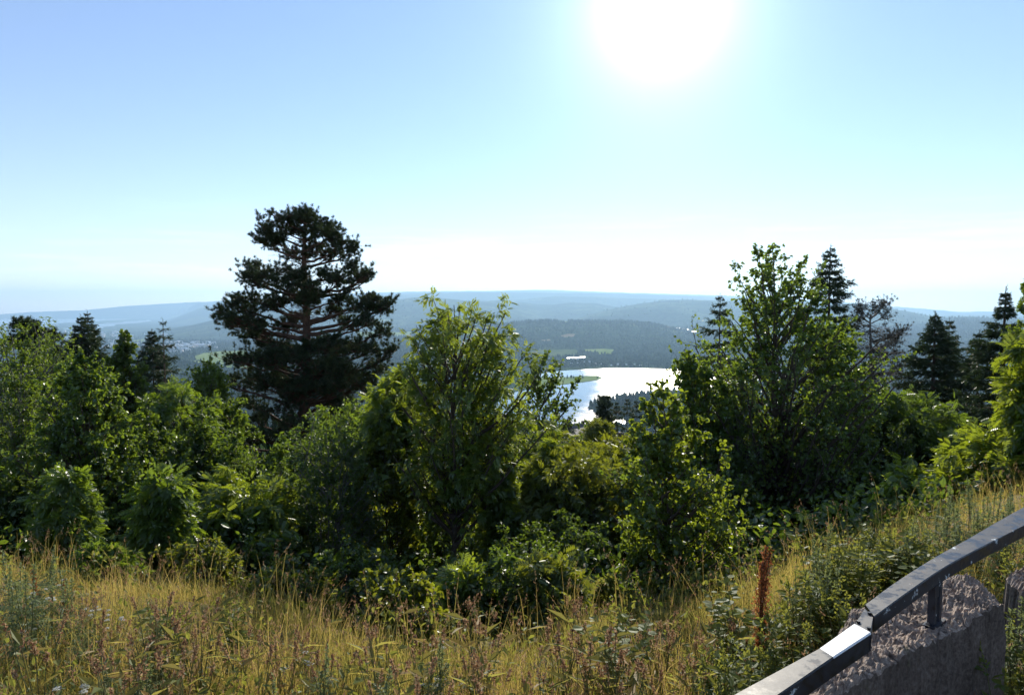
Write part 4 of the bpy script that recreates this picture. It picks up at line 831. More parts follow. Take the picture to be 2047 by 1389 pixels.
# --- slender young trees that fill the wall of leaves
for (px, top, wd_, Y, mt, lb) in [
 (222, 752, 26, 11.5, 'aspen', 'slender young aspen between the leafy aspen and the columnar one'),
 (40, 700, 34, 11.0, 'birch', 'slender young birch in front of the wide left edge birch'),
 (296, 800, 26, 10.5, 'birch', 'slim birch sapling left of the dark rowan'),
 (402, 790, 28, 11.0, 'aspen', 'slim aspen sapling below the round topped birch'),
 (470, 850, 26, 10.8, 'birch', 'thin birch sapling in front of the lower left pine boughs'),
 (560, 880, 30, 10.5, 'birch', 'thin leafy birch standing before the shaded pine foot'),
 (652, 842, 30, 10.8, 'aspen', 'slim tree with grey stem between pine trunk and tall rowan'),
 (735, 800, 32, 11.5, 'birch', 'upright young birch left of the leaning rowan mass'),
 (1000, 860, 36, 10.0, 'rowan', 'upright rowan sapling between the tall rowan and the alder'),
 (1095, 880, 34, 11.0, 'rowan', 'upright sapling below the thin airy alder'),
 (1478, 720, 40, 12.0, 'aspen', 'slender aspen at the left flank of the large aspen'),
 (1630, 770, 44, 12.4, 'aspen', 'slender aspen between the large and the yellow green aspen'),
 (1800, 830, 36, 13.0, 'dark', 'young birch left of the broad dark spruce foot'),
 (1900, 870, 34, 12.0, 'dark', 'young birch before the slender lighter spruce')]:
    broadleaf('young_tree', lb, [(top, px - 5, px + 5), (top + 30, px - wd_ * .5, px + wd_ * .45), (top + 90, px - wd_ * .85, px + wd_ * .8), (top + 190, px - wd_, px + wd_), (top + 290, px - wd_ * .8, px + wd_ * .85)], Y, G[mt], LEAF_ROWAN if mt == 'rowan' else LEAF_OVAL, .12 if mt == 'rowan' else .045, px, stems=2, nb=64, ns=6, nt=4, nl=3 if mt == 'rowan' else 6, tr=.028, rise=1.5, bark=BARKG, jx=1.05, fork=(.3, .6))

# --- shrubs and thickets on the slope
SH = [
 ('rowan_shrub', 'bright rowan sapling with long drooping leaflets at the lower left', [(945, 312, 335), (970, 290, 365), (1020, 278, 378), (1080, 275, 372), (1140, 270, 350)], 7.3, 'birch', LEAF_ROWAN, .15, 318, 4, 44, 4, 3, 3),
 ('willow_shrub', 'leafy shrub reaching down into the grass below the elder', [(1130, 520, 600), (1160, 500, 650), (1210, 500, 680), (1250, 520, 660)], 5.6, 'bush', LEAF_OVAL, .05, 590, 5, 50, 6, 4, 5),
 ('hazel_shrub', 'low green shrub in the meadow edge left of the rowan trunk', [(1150, 720, 820), (1190, 700, 880), (1250, 700, 890), (1290, 720, 880)], 4.9, 'bush', LEAF_ROUND, .042, 800, 6, 60, 6, 4, 5),
 ('rowan_shrub', 'small rowan sapling at the foot of the tall rowan', [(1130, 925, 940), (1150, 900, 970), (1180, 880, 985), (1230, 890, 980)], 5.6, 'rowan', LEAF_ROWAN, .13, 925, 3, 34, 4, 3, 3),
 ('hazel_shrub', 'dark shrub right of the rowan foot with dead twigs', [(1110, 990, 1080), (1150, 960, 1130), (1200, 960, 1150), (1250, 980, 1130)], 5.6, 'dark', LEAF_OVAL, .045, 1050, 6, 60, 6, 4, 5),
 ('rowan_shrub', 'pale leafed sapling under the thicket before the dark gap', [(1120, 1080, 1110), (1150, 1050, 1160), (1200, 1050, 1180), (1240, 1060, 1170)], 5.4, 'bush', LEAF_ROWAN, .12, 1110, 3, 36, 4, 3, 3),
 ('hazel_shrub', 'low bright shrub right of the trunk of the young aspen', [(1150, 1390, 1440), (1180, 1360, 1490), (1230, 1350, 1510), (1270, 1370, 1500)], 5.4, 'weed', LEAF_ROUND, .045, 1430, 5, 50, 6, 4, 4),
 ('bush', 'rounded green bush between elder and left rowan sapling, low down', [(1080, 370, 420), (1110, 350, 460), (1160, 350, 470), (1200, 370, 460)], 6.4, 'bush', LEAF_OVAL, .05, 410, 5, 50, 6, 4, 5),
 ('willow_shrub', 'low weedy willow left of the front sapling, in the left grass', [(1090, 170, 220), (1120, 150, 260), (1170, 150, 270), (1200, 170, 260)], 6.2, 'birch', LEAF_LONG, .08, 210, 5, 50, 6, 4, 5),
 ('rowan_shrub', 'small rowan sapling in front of the leafy left aspen', [(935, 115, 135), (960, 95, 160), (1010, 85, 175), (1070, 85, 180), (1120, 90, 160)], 7.6, 'birch', LEAF_ROWAN, .13, 130, 4, 40, 4, 3, 3),
 ('goat_willow_shrub', 'dark low willow at the far left above the grass', [(940, -60, 20), (980, -80, 60), (1040, -80, 90), (1100, -60, 80)], 9, 'dark', LEAF_OVAL, .07, 10, 4, 60, 7, 5, 6),
 ('elder_shrub', 'yellow green elder with flat fine leaves below the pine', [(958, 430, 500), (975, 405, 560), (1010, 385, 580), (1060, 380, 585), (1120, 390, 560)], 8.6, 'rowan', LEAF_ROWAN, .15, 480, 5, 70, 6, 4, 3),
 ('bramble_shrub', 'dark tangled shrub with bare grey twigs right of the elder', [(835, 620, 680), (860, 590, 720), (930, 570, 750), (1010, 565, 760), (1090, 560, 760), (1180, 560, 740)], 9.2, 'dark', LEAF_OVAL, .045, 655, 8, 110, 7, 5, 5),
 ('bush', 'deep green bush between elder and left sapling', [(860, 330, 420), (900, 300, 460), (980, 290, 470), (1060, 330, 470), (1130, 340, 460)], 11, 'dark', LEAF_OVAL, .08, 390, 5, 90, 7, 5, 6),
 ('bush', 'dark bush in the hollow under the big pine', [(880, 450, 600), (940, 430, 640), (1020, 430, 640), (1120, 440, 640)], 12.5, 'dark', LEAF_OVAL, .08, 540, 6, 110, 7, 5, 6),
 ('hazel_shrub', 'mid green shrub left below the tall rowan', [(870, 740, 800), (920, 700, 830), (1000, 690, 840), (1090, 690, 850), (1170, 700, 840)], 10.2, 'bush', LEAF_ROUND, .06, 770, 5, 100, 7, 5, 5),
 ('hazel_shrub', 'leafy thicket right below the tall rowan', [(905, 1080, 1200), (930, 1050, 1230), (980, 1010, 1245), (1050, 1000, 1250), (1120, 1010, 1240)], 10.8, 'bush', LEAF_ROWAN, .14, 1130, 7, 130, 6, 4, 3),
 ('hazel_shrub', 'yellowish thicket in front of the dark brown houses', [(885, 1150, 1240), (915, 1100, 1290), (980, 1090, 1300), (1060, 1090, 1290)], 13.5, 'bush', LEAF_ROWAN, .17, 1200, 6, 100, 6, 4, 3),
 ('bush', 'shadowed bush behind the trunk of the tall rowan', [(960, 850, 950), (1000, 820, 1010), (1070, 810, 1060), (1150, 820, 1070), (1200, 830, 1060)], 11.5, 'dark', LEAF_OVAL, .07, 930, 6, 110, 7, 5, 6),
 ('willow_shrub', 'low silvery green bush at the meadow edge under the rowan', [(1110, 930, 980), (1130, 900, 1020), (1160, 860, 1060), (1210, 860, 1060)], 8.4, 'bush', LEAF_LONG, .09, 950, 5, 50, 6, 4, 5),
 ('bush', 'dark bush under the thicket right of the rowan trunk', [(1050, 1040, 1180), (1090, 1010, 1220), (1150, 1020, 1220), (1210, 1040, 1200)], 8.6, 'dark', LEAF_OVAL, .06, 1120, 5, 80, 7, 5, 5),
 ('bush', 'low leafy bush at the left foot of the front aspen', [(1160, 1180, 1230), (1190, 1160, 1270), (1240, 1165, 1280)], 6.4, 'weed', LEAF_OVAL, .06, 1220, 4, 30, 5, 4, 5),
 ('bush', 'dark bush behind the front aspen', [(930, 1240, 1400), (980, 1220, 1480), (1060, 1220, 1500), (1150, 1240, 1500)], 10.5, 'dark', LEAF_ROUND, .06, 1370, 6, 120, 7, 5, 6),
 ('bush', 'shaded bush around the trunk of the large aspen', [(900, 1470, 1640), (960, 1450, 1700), (1030, 1450, 1710), (1110, 1470, 1700)], 15, 'dark', LEAF_ROUND, .08, 1580, 7, 140, 7, 5, 6),
 ('rowan_shrub', 'bushy rowan below the half dead pine', [(790, 1760, 1830), (815, 1730, 1880), (860, 1715, 1900), (930, 1710, 1900), (1010, 1720, 1880)], 14.5, 'dark', LEAF_ROWAN, .2, 1800, 6, 120, 6, 4, 3),
 ('elder_shrub', 'low pale elder left of the tall weeds on the right', [(935, 1860, 1890), (955, 1800, 1900), (985, 1780, 1915), (1030, 1790, 1900)], 9.5, 'rowan', LEAF_ROWAN, .16, 1850, 4, 40, 5, 4, 3),
 ('rowan_shrub', 'sunlit rowan thicket climbing the bank at the right edge', [(880, 1960, 2040), (910, 1930, 2090), (960, 1905, 2110), (1010, 1900, 2110)], 8.6, 'rowan', LEAF_ROWAN, .17, 2000, 5, 70, 6, 4, 3),
 ('bush', 'dark bush in the gap left of the right hand spruces', [(880, 1880, 1960), (920, 1850, 1990), (1000, 1840, 1990)], 13, 'dark', LEAF_ROUND, .08, 1920, 5, 80, 7, 5, 6),
 ('bush', 'dark bush under the yellow green aspen on the right', [(930, 1660, 1760), (980, 1640, 1800), (1050, 1640, 1800), (1100, 1660, 1790)], 12, 'dark', LEAF_OVAL, .07, 1720, 5, 90, 7, 5, 6),
 ('bush', 'shadowy undergrowth between the left birch and left aspen', [(860, 20, 100), (920, 0, 160), (1000, -10, 180), (1080, 0, 190)], 12, 'dark', LEAF_ROUND, .07, 90, 5, 90, 7, 5, 6),
 ('bush', 'dark undergrowth right of the left aspen trunk', [(880, 230, 310), (940, 210, 340), (1020, 220, 360), (1100, 240, 370)], 11.5, 'dark', LEAF_ROUND, .07, 280, 5, 90, 7, 5, 6),
 ('willow_shrub', 'low dark shrub at the meadow edge below the elder', [(1060, 430, 520), (1100, 400, 570), (1160, 410, 590), (1210, 430, 580)], 7.8, 'dark', LEAF_OVAL, .055, 495, 5, 70, 6, 5, 5),
 ('bush', 'blackish bush at the meadow edge left of the rowan trunk', [(1100, 640, 720), (1130, 600, 780), (1190, 600, 830), (1250, 620, 820)], 7.2, 'dark', LEAF_OVAL, .05, 700, 6, 90, 6, 5, 5),
 ('birch_shrub', 'young birch among the darker bushes left of the pine foot', [(800, 440, 480), (840, 420, 500), (900, 410, 500), (960, 420, 500)], 14, 'birch', LEAF_OVAL, .06, 460, 3, 60, 7, 5, 6),
 ('willow_shrub', 'rounded soft willow standing before the brown houses', [(842, 1190, 1212), (855, 1172, 1226), (880, 1164, 1232), (915, 1160, 1236)], 48, 'bush', LEAF_LONG, .3, 1200, 5, 90, 7, 4, 6),
 ('bush', 'wide leafy bush filling the slope right of the big pine', [(820, 640, 720), (850, 620, 800), (920, 620, 840), (1000, 640, 840)], 14.5, 'birch', LEAF_OVAL, .07, 720, 6, 110, 7, 5, 6),
 ('bush', 'green bush under the alder beside the tall rowan', [(850, 1010, 1110), (880, 990, 1150), (940, 990, 1180), (1010, 1000, 1180)], 14.5, 'birch', LEAF_OVAL, .07, 1070, 6, 90, 7, 5, 6),
 ('bush', 'bush of round leaves right below the lake, behind the front aspen', [(855, 1285, 1340), (880, 1260, 1400), (950, 1250, 1440), (1030, 1250, 1440)], 15, 'bush', LEAF_ROUND, .075, 1340, 6, 100, 7, 5, 6),
]
for (nm, lb, prof, Y, mt, lf, ls, bp, st_, nb, ns, nt_, nl) in SH:
    broadleaf(nm, lb, prof, Y, G[mt], lf, ls, bp, stems=st_, nb=nb, ns=ns, nt=nt_, nl=nl, tr=.018 * max(1, Y / 9), cat='shrub', rise=.9, spread=.7, jx=1.0, bark=BARKG if 'bramble' in nm else BARK)
# understory covering the slope under the trees: nobody could count it
n = 60000
Y = U(7.2, 26, n); u = U(-80, 2130, n); x = (u - CX) / F * Y; d = Y - near_edge(x, Y); k = (d > .6)
x, Y, d = x[k], Y[k], d[k]; hh = U(0, 1, len(x)) ** 1.2 * (.45 + np.minimum(d * .22, 1.9)) * (.75 + .35 * wave(x, Y, 4, 12))
P = np.stack([x, Y, gz(x, Y) + np.maximum(hh, .03)], -1); n = len(P); TV, TF = LEAF_OVAL
V, Fq = inst(TV, TF, P, frames(unit(runit(n) + [0, 0, -.2]), unit(runit(n) + [0, 0, .9])), U(.06, .13, n))
tag(mk('undergrowth', V, Fq, G['dark'], rnd=rep(U(0, 1, n), len(TV))), 'dense dark undergrowth covering the slope beneath the trees', None, None, 'stuff')

# ------------------------------------------------------------------ brown houses in the gap
BWALL = rough_mat('brown_timber', [(.3, (.030, .016, .012)), (.7, (.055, .03, .022))], 3, .8, .2, stretch=(6, 6, .4))
TRIMW = rough_mat('pale_trim', [(.3, (.5, .5, .48)), (.7, (.7, .7, .68))], 3, .5, 0)
SLATE = rough_mat('grey_roof', [(.3, (.05, .042, .04)), (.7, (.10, .085, .08))], 2, .45, .2, spec=.5)
PANE = rough_mat('window_glass', [(.3, (.02, .025, .03)), (.7, (.04, .05, .06))], 2, .08, 0, spec=.8)
def brown_house(px, row, Y, w_, d_, h_, rh, rz, label):
    p = W(px, row, Y); root = empty('brown_house', p, label, 'house', 'brown houses below the lookout', rz)
    V, q, t_, mi = house_v(w_, d_, h_, rh); V[:4, 2] = -9
    mk('wall', V[:10], [q[:4], t_], BWALL, root)
    def slab(name, P4, th, mat):
        P4 = np.array(P4, float); nn = unit(np.cross(P4[1] - P4[0], P4[3] - P4[0])); Vs = np.concatenate([P4, P4 + nn * th])
        return mk(name, Vs, np.array([[3, 2, 1, 0], [4, 5, 6, 7], [0, 1, 5, 4], [1, 2, 6, 5], [2, 3, 7, 6], [3, 0, 4, 7]]), mat, root)
    e = .12; sl = rh / d_
    slab('roof', [V[10] + [0, 0, e], V[11] + [0, 0, e], V[12] + [0, 0, e], V[13] + [0, 0, e]], .18, SLATE)
    slab('roof', [V[14] + [0, 0, e], V[15] + [0, 0, e], V[13] + [0, 0, e + .004], V[12] + [0, 0, e + .004]], .18, SLATE)
    for s_ in (-1, 1):
        xx = s_ * (w_ * 1.06 + .06)
        for q_ in (-1, 1):
            a = np.array([xx, q_ * d_ * 1.15, h_ - .1]); b = np.array([xx, 0, h_ + rh + .25]); c_ = [0, 0, .32]
            Vs = np.array([a, b, b + c_, a + c_, a + [s_ * .1, 0, 0], b + [s_ * .1, 0, 0], b + [s_ * .1, 0, .32], a + [s_ * .1, 0, .32]])
            mk('barge_board', Vs, np.array([[0, 1, 2, 3], [7, 6, 5, 4], [0, 4, 5, 1], [1, 5, 6, 2], [2, 6, 7, 3], [3, 7, 4, 0]]), TRIMW, root)
    for i in range(3):
        x_ = -w_ * .6 + i * w_ * .6; z_ = h_ * .45
        Vs = np.array([[x_ - .7, -d_ - .05, z_ - .6], [x_ + .7, -d_ - .05, z_ - .6], [x_ + .7, -d_ - .05, z_ + .7], [x_ - .7, -d_ - .05, z_ + .7]]); Vs = np.concatenate([Vs, Vs + [0, .1, 0]])
        f = mk('window', Vs, np.array([[0, 1, 2, 3], [7, 6, 5, 4], [0, 4, 5, 1], [1, 5, 6, 2], [2, 6, 7, 3], [3, 7, 4, 0]]), TRIMW, root)
        Vp = np.array([[x_ - .55, -d_ - .06, z_ - .45], [x_ + .55, -d_ - .06, z_ - .45], [x_ + .55, -d_ - .06, z_ + .55], [x_ - .55, -d_ - .06, z_ + .55]])
        mk('pane', Vp, np.array([[0, 1, 2, 3]]), PANE, f)
    ch = np.array([[a, b, c] for c in (h_ + rh * .3, h_ + rh + 1.2) for a, b in ((.5, .6), (1.3, .6), (1.3, 1.4), (.5, 1.4))])
    mk('chimney', ch, np.array([[0, 3, 2, 1], [4, 5, 6, 7], [0, 1, 5, 4], [1, 2, 6, 5], [2, 3, 7, 6], [3, 0, 4, 7]]), BWALL, root)
brown_house(1138, 915, 110, 5.0, 3.6, 2.2, 2.0, .75, 'dark brown timber house with pale eaves, left of the rounded willow')
brown_house(1176, 905, 128, 5.5, 4.2, 2.4, 1.8, -.35, 'brown house with glinting roof higher up behind the willow')
brown_house(1246, 930, 112, 4.6, 3.4, 2.2, 2.0, .9, 'brown house with white gable edge, right of the rounded willow')
brown_house(1160, 884, 175, 6, 4.5, 2.4, 2.0, .1, 'farther house whose pale roof glints below the lake')
brown_house(1256, 905, 165, 6, 4.5, 2.4, 2.0, .5, 'farther brown house behind thin spruces, right of the gap')

# ------------------------------------------------------------------ meadow
def in_view(x, y, m_=60): u = CX + F * x / y; return (u > -m_) & (u < 2047 + m_)
def blades(name, n, hlo, hhi, wd, mat, label, ylo=1.5, yhi=10, rlo=0, rhi=1, lean=.35, xr=9, clump=1.0, tip=None, far=.9):
    y = 1 / U(1 / yhi, 1 / ylo, n); x = U(-1, 1, n) * (y * .80 + .3)
    k = (y < near_edge(x, y) + far + .5 * wave(x, y, 1.5, 4)); x, y = x[k], y[k]
    if clump: 
        k = rng.random(len(x)) < np.clip(.65 + .55 * clump * wave(x, y, .9, 21), .08, 1); x, y = x[k], y[k]
    k = ~((x > .75) & (y < 3.6) & (np.abs((y - 1.96) - (x - .92) * .86) < .42)) ; x, y = x[k], y[k]
    n = len(x); h = U(hlo, hhi, n) * (.8 + .3 * wave(x, y, 1.8, 6)); 
    az = U(0, 6.28, n); ln = U(.05, lean, n) * h; d = np.stack([np.cos(az), np.sin(az), np.zeros(n)], -1)
    P0 = np.stack([x, y, gz(x, y) - .02], -1); s = np.array([0, .45, .8, 1.0])
    C_ = P0[:, None] + d[:, None] * (ln[:, None] * s ** 2)[..., None] + np.array([0, 0, 1.]) * (h[:, None] * (s - .12 * s ** 3))[..., None]
    sa = az + np.pi / 2 + U(-1, 1, n); sd = np.stack([np.cos(sa), np.sin(sa), np.zeros(n)], -1)
    wv = wd * U(.6, 1.3, n)[:, None] * np.array([.7, 1, .6, .0])[None]
    Lf = C_ - sd[:, None] * wv[..., None] / 2; Rt = C_ + sd[:, None] * wv[..., None] / 2
    V = np.stack([Lf, Rt], 2)[:, :3].reshape(n, 6, 3); V = np.concatenate([V, C_[:, 3:4]], 1)
    b = np.arange(n)[:, None] * 7; Q = np.concatenate([b + [0, 1, 3, 2], b + [2, 3, 5, 4]]); T = b + [4, 5, 6]
    tone = np.clip(.58 + .40 * wave(x, y, 2.2, 33) + U(-.28, .28, n), 0, 1) * (rhi - rlo) + rlo
    o = mk(name, V.reshape(-1, 3), [Q, T], mat, rnd=rep(tone, 7))
    tag(o, label, None, None, 'stuff'); return C_[:, 3], d, h, P0
blades('grass', 290000, .08, .28, .0036, G['grass'], 'dry golden and green meadow grass', clump=.6, lean=.9)
blades('grass', 50000, .15, .42, .0038, G['grass'], 'longer green grass blades through the meadow', rlo=.0, rhi=.45, clump=1.0, lean=.7)
tipp, d_, h_, P0 = blades('stalks', 17000, .32, .72, .0028, G['grass'], 'tall thin dry grass stalks', rlo=.35, rhi=.95, lean=.5, clump=1.6, far=1.0)
# seed heads on the stalks
n = len(tipp); k = np.arange(n) % 10 < 8; tp, dd_ = tipp[k], d_[k]; n = len(tp); kk = 9
s = U(0, 1, (n, kk)); hl = U(.05, .11, n); ax = unit(dd_ * .45 + [0, 0, 1.0]); p = tp[:, None] - ax[:, None] * (s * hl[:, None])[..., None]; p = p + rng.normal(size=p.shape) * (.003 + .006 * s[..., None])
TV = np.array([[0, -.16, 0], [1, 0, 0], [0, .16, 0], [-.3, 0, .1]]); TF = np.array([[0, 1, 2, 3]])
p = p.reshape(-1, 3); dr = unit(np.repeat(ax, kk, 0) + runit(len(p)) * .5)
V, Fq = inst(TV, TF, p, frames(dr, runit(len(p))), U(.008, .016, len(p)))
tone = np.clip(.45 + .5 * wave(p[:, 0], p[:, 1], 2.0, 44) + U(-.2, .2, len(p)), 0, 1)
tag(mk('seed_heads', V, Fq, G['seed'], rnd=rep(tone, 4)), 'reddish and straw coloured grass seed heads', None, None, 'stuff')
# low leafy herbs between the grass
n = 26000; y = 1 / U(1 / 9, 1 / 1.6, n); x = U(-1, 1, n) * (y * .8 + .3); k = (y < near_edge(x, y) + 1.0) & (rng.random(n) < np.clip(.35 + .9 * wave(x, y, 1.3, 55) + .5 * (x > 2), .03, 1)); x, y = x[k], y[k]
k = ~((x > .75) & (y < 3.6) & (np.abs((y - 1.96) - (x - .92) * .86) < .42)); x, y = x[k], y[k]; n = len(x)
P = np.stack([x, y, gz(x, y) + U(.04, .42, n)], -1); TV, TF = LEAF_OVAL
V, Fq = inst(TV, TF, P, frames(unit(runit(n) + [0, 0, -.1]), unit(runit(n) * .8 + [0, 0, 1])), U(.02, .05, n))
tag(mk('herbs', V, Fq, G['weed'], rnd=rep(U(0, .8, n), len(TV))), 'small green herb leaves between the grass stems', None, None, 'stuff')

# individual meadow plants
def herb(name, H, nst, leafT, ls, nleaf, mat, head=None, headmat=None, nh=60, hfrac=.3, spread=.12, branch=.0, loc=(0, 0, -50), lo=.15, hw=.02, hs=.012):
    root = empty(name, loc)
    a = U(0, 6.28, nst); K = 7; s = np.linspace(0, 1, K); Hs = H * U(.75, 1.0, nst); tipo = np.stack([np.cos(a), np.sin(a)], -1) * (U(.3, 1, nst) * spread * H)[:, None]
    P = np.zeros((nst, K, 3)); P[..., :2] = tipo[:, None] * (s ** 1.5)[None, :, None]; P[..., 2] = Hs[:, None] * s; P += rng.normal(size=P.shape) * .006 * s[None, :, None]
    parts = [tubes(P, .004 * (1.2 - .8 * s)[None] * np.ones((nst, 1)) * (H / .8), 4)]
    m_ = nleaf; sl = U(lo, 1 - hfrac * .6, (nst, m_)); p_, t_ = sample(P, sl); p_ = p_.reshape(-1, 3); az = U(0, 6.28, len(p_)); d = unit(np.stack([np.cos(az), np.sin(az), U(-.1, .7, len(az))], -1))
    off = np.repeat(Hs, m_) * .02
    V, Q = join(parts); mk('stem', V, Q, STEM, root, smooth=True)
    TV, TF = leafT; V, Fq = inst(TV, TF, p_ + d * off[:, None], frames(d, unit(runit(len(d)) * .4 + [0, 0, 1])), ls * U(.6, 1.15, len(d)) * (1.25 - .6 * sl.reshape(-1)))
    mk('leaves', V, Fq, mat, root, rnd=rep(U(0, .7, len(d)), len(TV)))
    if head:
        sh = 1 - hfrac * U(0, 1, (nst, nh)); p_, t_ = sample(P, sh); p_ = p_.reshape(-1, 3); t_ = t_.reshape(-1, 3)
        if head == 'umbel':
            tip = np.repeat(P[:, -1], nh, 0); r_ = np.sqrt(rng.random(len(tip))) * hw; az = U(0, 6.28, len(tip)); p_ = tip + np.stack([np.cos(az) * r_, np.sin(az) * r_, U(-.004, .004, len(tip)) - r_ * .2], -1); d = unit(runit(len(tip)) * .3 + [1, 0, 0]); up = unit(runit(len(tip)) * .4 + [0, 0, 1]); sz = U(.8, 1.3, len(tip)) * hs; TV, TF = LEAF_ROUND
        else:
            f = (1 - sh.reshape(-1)) / hfrac; wdt = hw * (.25 + np.sin(np.minimum(f, 1) * 2.6)); p_ = p_ + runit(len(p_)) * (wdt * U(.3, 1, len(p_)))[:, None] * [1, 1, .5]; d = unit(runit(len(p_)) + t_ * .7); up = runit(len(p_)); sz = U(.7, 1.4, len(p_)) * hs; TV, TF = LEAF_OVAL
        V, Fq = inst(TV, TF, p_, frames(d, up), sz); kv = len(V) // nst; kf = len(Fq) // nst
        for q in range(nst): mk('flower_head', V[q * kv:(q + 1) * kv], Fq[q * kf:(q + 1) * kf] - q * kv, headmat or mat, root, rnd=rep(U(0, 1, nh), len(TV)))
    return root
FEATHER = compound(4, .5, .06, .1)
def put(proto, px, row, hfoot, label, group, cat, sc=1.0, first=[set()]):
    """row = row of the plant's top; hfoot = its height"""
    H = hfoot * sc
    Ys = np.linspace(1.9, 12, 500); a, c = ray(px, row); zz = EYE + c * Ys - gz(a * Ys, Ys)
    k = int(np.argmax(zz < H * .97)); Y = Ys[k] if zz.min() < H else 9.0
    x = a * Y; r = dup(proto, (x, Y, float(gz(x, Y)) - .02), U(0, 6.28), sc, label, group); r['category'] = cat; r.name = proto.name.split('.')[0]
    return r
mugs = [herb('mugwort_plant', .85, 3, FEATHER, .11, 18, G['mug'], 'spike', G['mug'], 90, .35, .12, hw=.02, hs=.016) for _ in range(3)]
weeds = [herb('nettle_plant', .75, 6, LEAF_OVAL, .085, 26, G['weed'], 'spike', G['weed'], 20, .15, .2, hw=.02, hs=.02) for _ in range(3)]
rasps = [herb('raspberry_plant', .8, 6, LEAF_ROUND, .075, 26, G['weed'], None, spread=.35, hfrac=0) for _ in range(2)]
yars = [herb('yarrow_plant', .55, 5, FEATHER, .07, 12, G['mug'], 'umbel', G['white'], 50, .1, .25, hw=.026, hs=.010) for _ in range(2)]
docks = [herb('dock_plant', 1.0, 3, LEAF_OVAL, .14, 5, G['weed'], 'spike', G['dock'], 560, .62, .045, lo=.0, hw=.032, hs=.014) for _ in range(2)]
timo = [herb('timothy_grass', .62, 7, LEAF_LONG, .16, 3, G['grass'], 'spike', G['seed'], 34, .1, .25, hw=.006, hs=.012) for _ in range(2)]
MUG = [(20, 1085), (48, 1110), (95, 1095), (130, 1120), (45, 1140), (150, 1230), (172, 1225), (300, 1205), (290, 1300), (255, 1340), (200, 1290), (312, 1225), (100, 1340), (230, 1330), (640, 1290), (560, 1330), (760, 1330), (880, 1270), (1420, 1310), (1290, 1340), (1445, 1330), (1640, 1060), (1650, 1040), (1890, 985), (1905, 965), (1925, 990), (1945, 955), (1965, 980), (1990, 960), (2010, 985), (2030, 960), (1850, 1015), (1820, 1030), (1700, 1060), (1660, 1090), (1870, 1000), (1960, 1010), (1410, 1240), (1540, 1255), (1600, 1160), (2030, 1150), (2044, 1110)]
for i, (a, b) in enumerate(MUG): put(mugs[i % 3], a, b, .82, 'grey green mugwort plant with silvery leaf tips in the meadow', 'mugwort plants in the meadow', 'plant', U(.5, .8) if b > 1180 else U(.65, .95))
WEED = [(1640, 1075), (1665, 1085), (1690, 1065), (1720, 1070), (1745, 1050), (1770, 1045), (1790, 1035), (1815, 1060), (1760, 1085), (1730, 1105), (1700, 1120), (1670, 1125), (1645, 1130), (1600, 1135), (1620, 1160), (1580, 1180), (1560, 1200), (1660, 1170), (1700, 1160), (1840, 1050), (1860, 1060), (1450, 1250), (1480, 1280), (1520, 1240), (1430, 1290), (1230, 1200), (2035, 1080), (2000, 1060), (2030, 1210), (2040, 1260), (2025, 1310), (1600, 1230), (1560, 1290), (1500, 1320), (470, 1190), (330, 1190)]
for i, (a, b) in enumerate(WEED): put(weeds[i % 3], a, b, .75, 'leafy pale green nettle on the bank behind the guard rail', 'nettles on the right bank', 'plant', U(.6, .95))
RAS = [(1655, 1060), (1710, 1050), (1750, 1070), (1780, 1055), (1810, 1080), (1690, 1090), (1730, 1140), (1640, 1110), (1835, 1075), (1480, 1220), (1460, 1190), (1500, 1170), (1220, 1215), (1245, 1230)]
for i, (a, b) in enumerate(RAS): put(rasps[i % 2], a, b, .75, 'yellowish leafy bramble cane at the meadow edge', 'bramble canes at the meadow edge', 'plant', U(.6, .95))
YAR = [(75, 1185), (90, 1195), (118, 1160), (178, 1210), (200, 1215), (235, 1232), (310, 1310), (300, 1318), (600, 1310), (150, 1370), (880, 1275), (860, 1350), (410, 1330), (45, 1250)]
for i, (a, b) in enumerate(YAR): put(yars[i % 2], a, b, .54, 'white yarrow in flower among the dry grass', 'white yarrow in the grass', 'plant', U(.45, .7))
for i in range(60):
    a, b = U(0, 1480), U(1190, 1340); put(timo[i % 2], a, b, .6, 'tuft of taller meadow grass with slim seed spikes', 'grass tufts with seed spikes', 'grass tuft', U(.7, 1.1))
put(docks[0], 1522, 1068, 1.0, 'tall rust red seeding dock standing alone before the aspen', None, 'plant', 1.0)
put(docks[0], 70, 1128, 1.0, 'small orange dock at the far left of the meadow', None, 'plant', .5)
put(docks[1], 128, 1140, 1.0, 'small dark red dock right of the orange one on the left', None, 'plant', .5)
for pr in mugs + weeds + rasps + yars + docks + timo:
    for ch in list(pr.children): bpy.data.objects.remove(ch)
    bpy.data.objects.remove(pr)

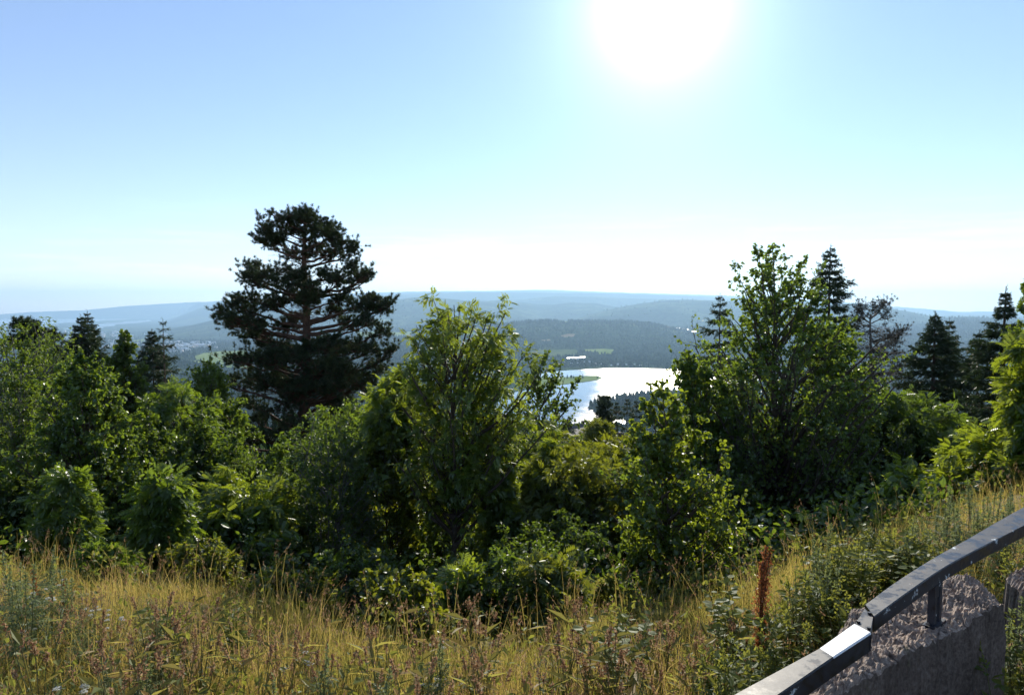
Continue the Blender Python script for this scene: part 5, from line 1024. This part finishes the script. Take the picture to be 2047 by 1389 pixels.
ORD = ['leftmost', 'second from the left', 'third from the left', 'fourth from the left', 'fifth from the left', 'sixth from the left', 'seventh from the left', 'eighth from the left', 'ninth from the left', 'tenth from the left', 'eleventh from the left', 'twelfth from the left', 'thirteenth from the left', 'fourteenth from the left', 'fifteenth from the left']
def name_by_place(group, what, zones):
    """zones: (px limit, place phrase)"""
    ob = [o for o in COL.objects if o.get('group') == group and o.get('category')]; lo = -1e9
    for hi, ph in zones:
        q = sorted([o for o in ob if lo <= px_of(*o.location) < hi], key=lambda o: px_of(*o.location)); lo = hi
        for i, o in enumerate(q):
            o['label'] = (ORD[i] + ' ' if len(q) > 1 and i < len(ORD) else 'lone ' if len(q) == 1 else '') + what + ' ' + ph
name_by_place('mugwort plants in the meadow', 'grey green mugwort', [(120, 'at the far left of the meadow'), (420, 'before the left rowan sapling'), (1000, 'in the golden grass'), (1500, 'before the young aspen'), (1760, 'between dock and stone block'), (1930, 'on the right bank behind the rail'), (9999, 'at the right edge of the bank')])
name_by_place('nettles on the right bank', 'pale green nettle', [(1000, 'in the left meadow'), (1500, 'below the young aspen'), (1640, 'around the tall red dock'), (1720, 'above the white rail stretch'), (1800, 'behind the rail on the bank'), (1950, 'under the pale elder'), (9999, 'beside the stone block at the right edge')])
name_by_place('bramble canes at the meadow edge', 'yellowish bramble cane', [(1300, 'left of the young aspen'), (1600, 'right of the young aspen'), (9999, 'on the bank behind the rail')])
name_by_place('white yarrow in the grass', 'white flowering yarrow', [(130, 'at the far left'), (400, 'before the rowan sapling'), (9999, 'in the middle of the meadow')])
name_by_place('grass tufts with seed spikes', 'tall grass tuft', [(200, 'at the far left of the meadow'), (400, 'below the left rowan sapling'), (600, 'below the yellow green elder'), (800, 'below the dark bushes'), (1000, 'below the tall rowan'), (1200, 'below the thicket'), (9999, 'near the young aspen')])
name_by_place('buildings on the far lake shore', 'small bright roofed building', [(1110, 'behind the alder on the far shore'), (9999, 'on the far lake shore')])
name_by_place('trees on the lake spit', 'small dark tree', [(9999, 'on the low spit in the lake')])

# ------------------------------------------------------------------ haze
HZ = (-27000.0, 27000.0, -20.0, 22600.0, -374.0, 500.0)
x0, x1, y0, y1, z0, z1 = HZ
V = np.array([[x0, y0, z0], [x1, y0, z0], [x1, y1, z0], [x0, y1, z0], [x0, y0, z1], [x1, y0, z1], [x1, y1, z1], [x0, y1, z1]])
Q = np.array([[0, 3, 2, 1], [4, 5, 6, 7], [0, 1, 5, 4], [1, 2, 6, 5], [2, 3, 7, 6], [3, 0, 4, 7]])
m, t, out = base_mat('haze_air')
pv = N(t, 'ShaderNodeVolumePrincipled'); pv.inputs['Color'].default_value = (.44, .70, 1.0, 1); pv.inputs['Density'].default_value = 6.8e-5
pv.inputs['Anisotropy'].default_value = .35
lk(t, pv.outputs[0], out.inputs['Volume'])
hz = mk('haze', V, Q, m); tag(hz, 'pale blue summer haze filling the air over the valley', None, None, 'stuff')
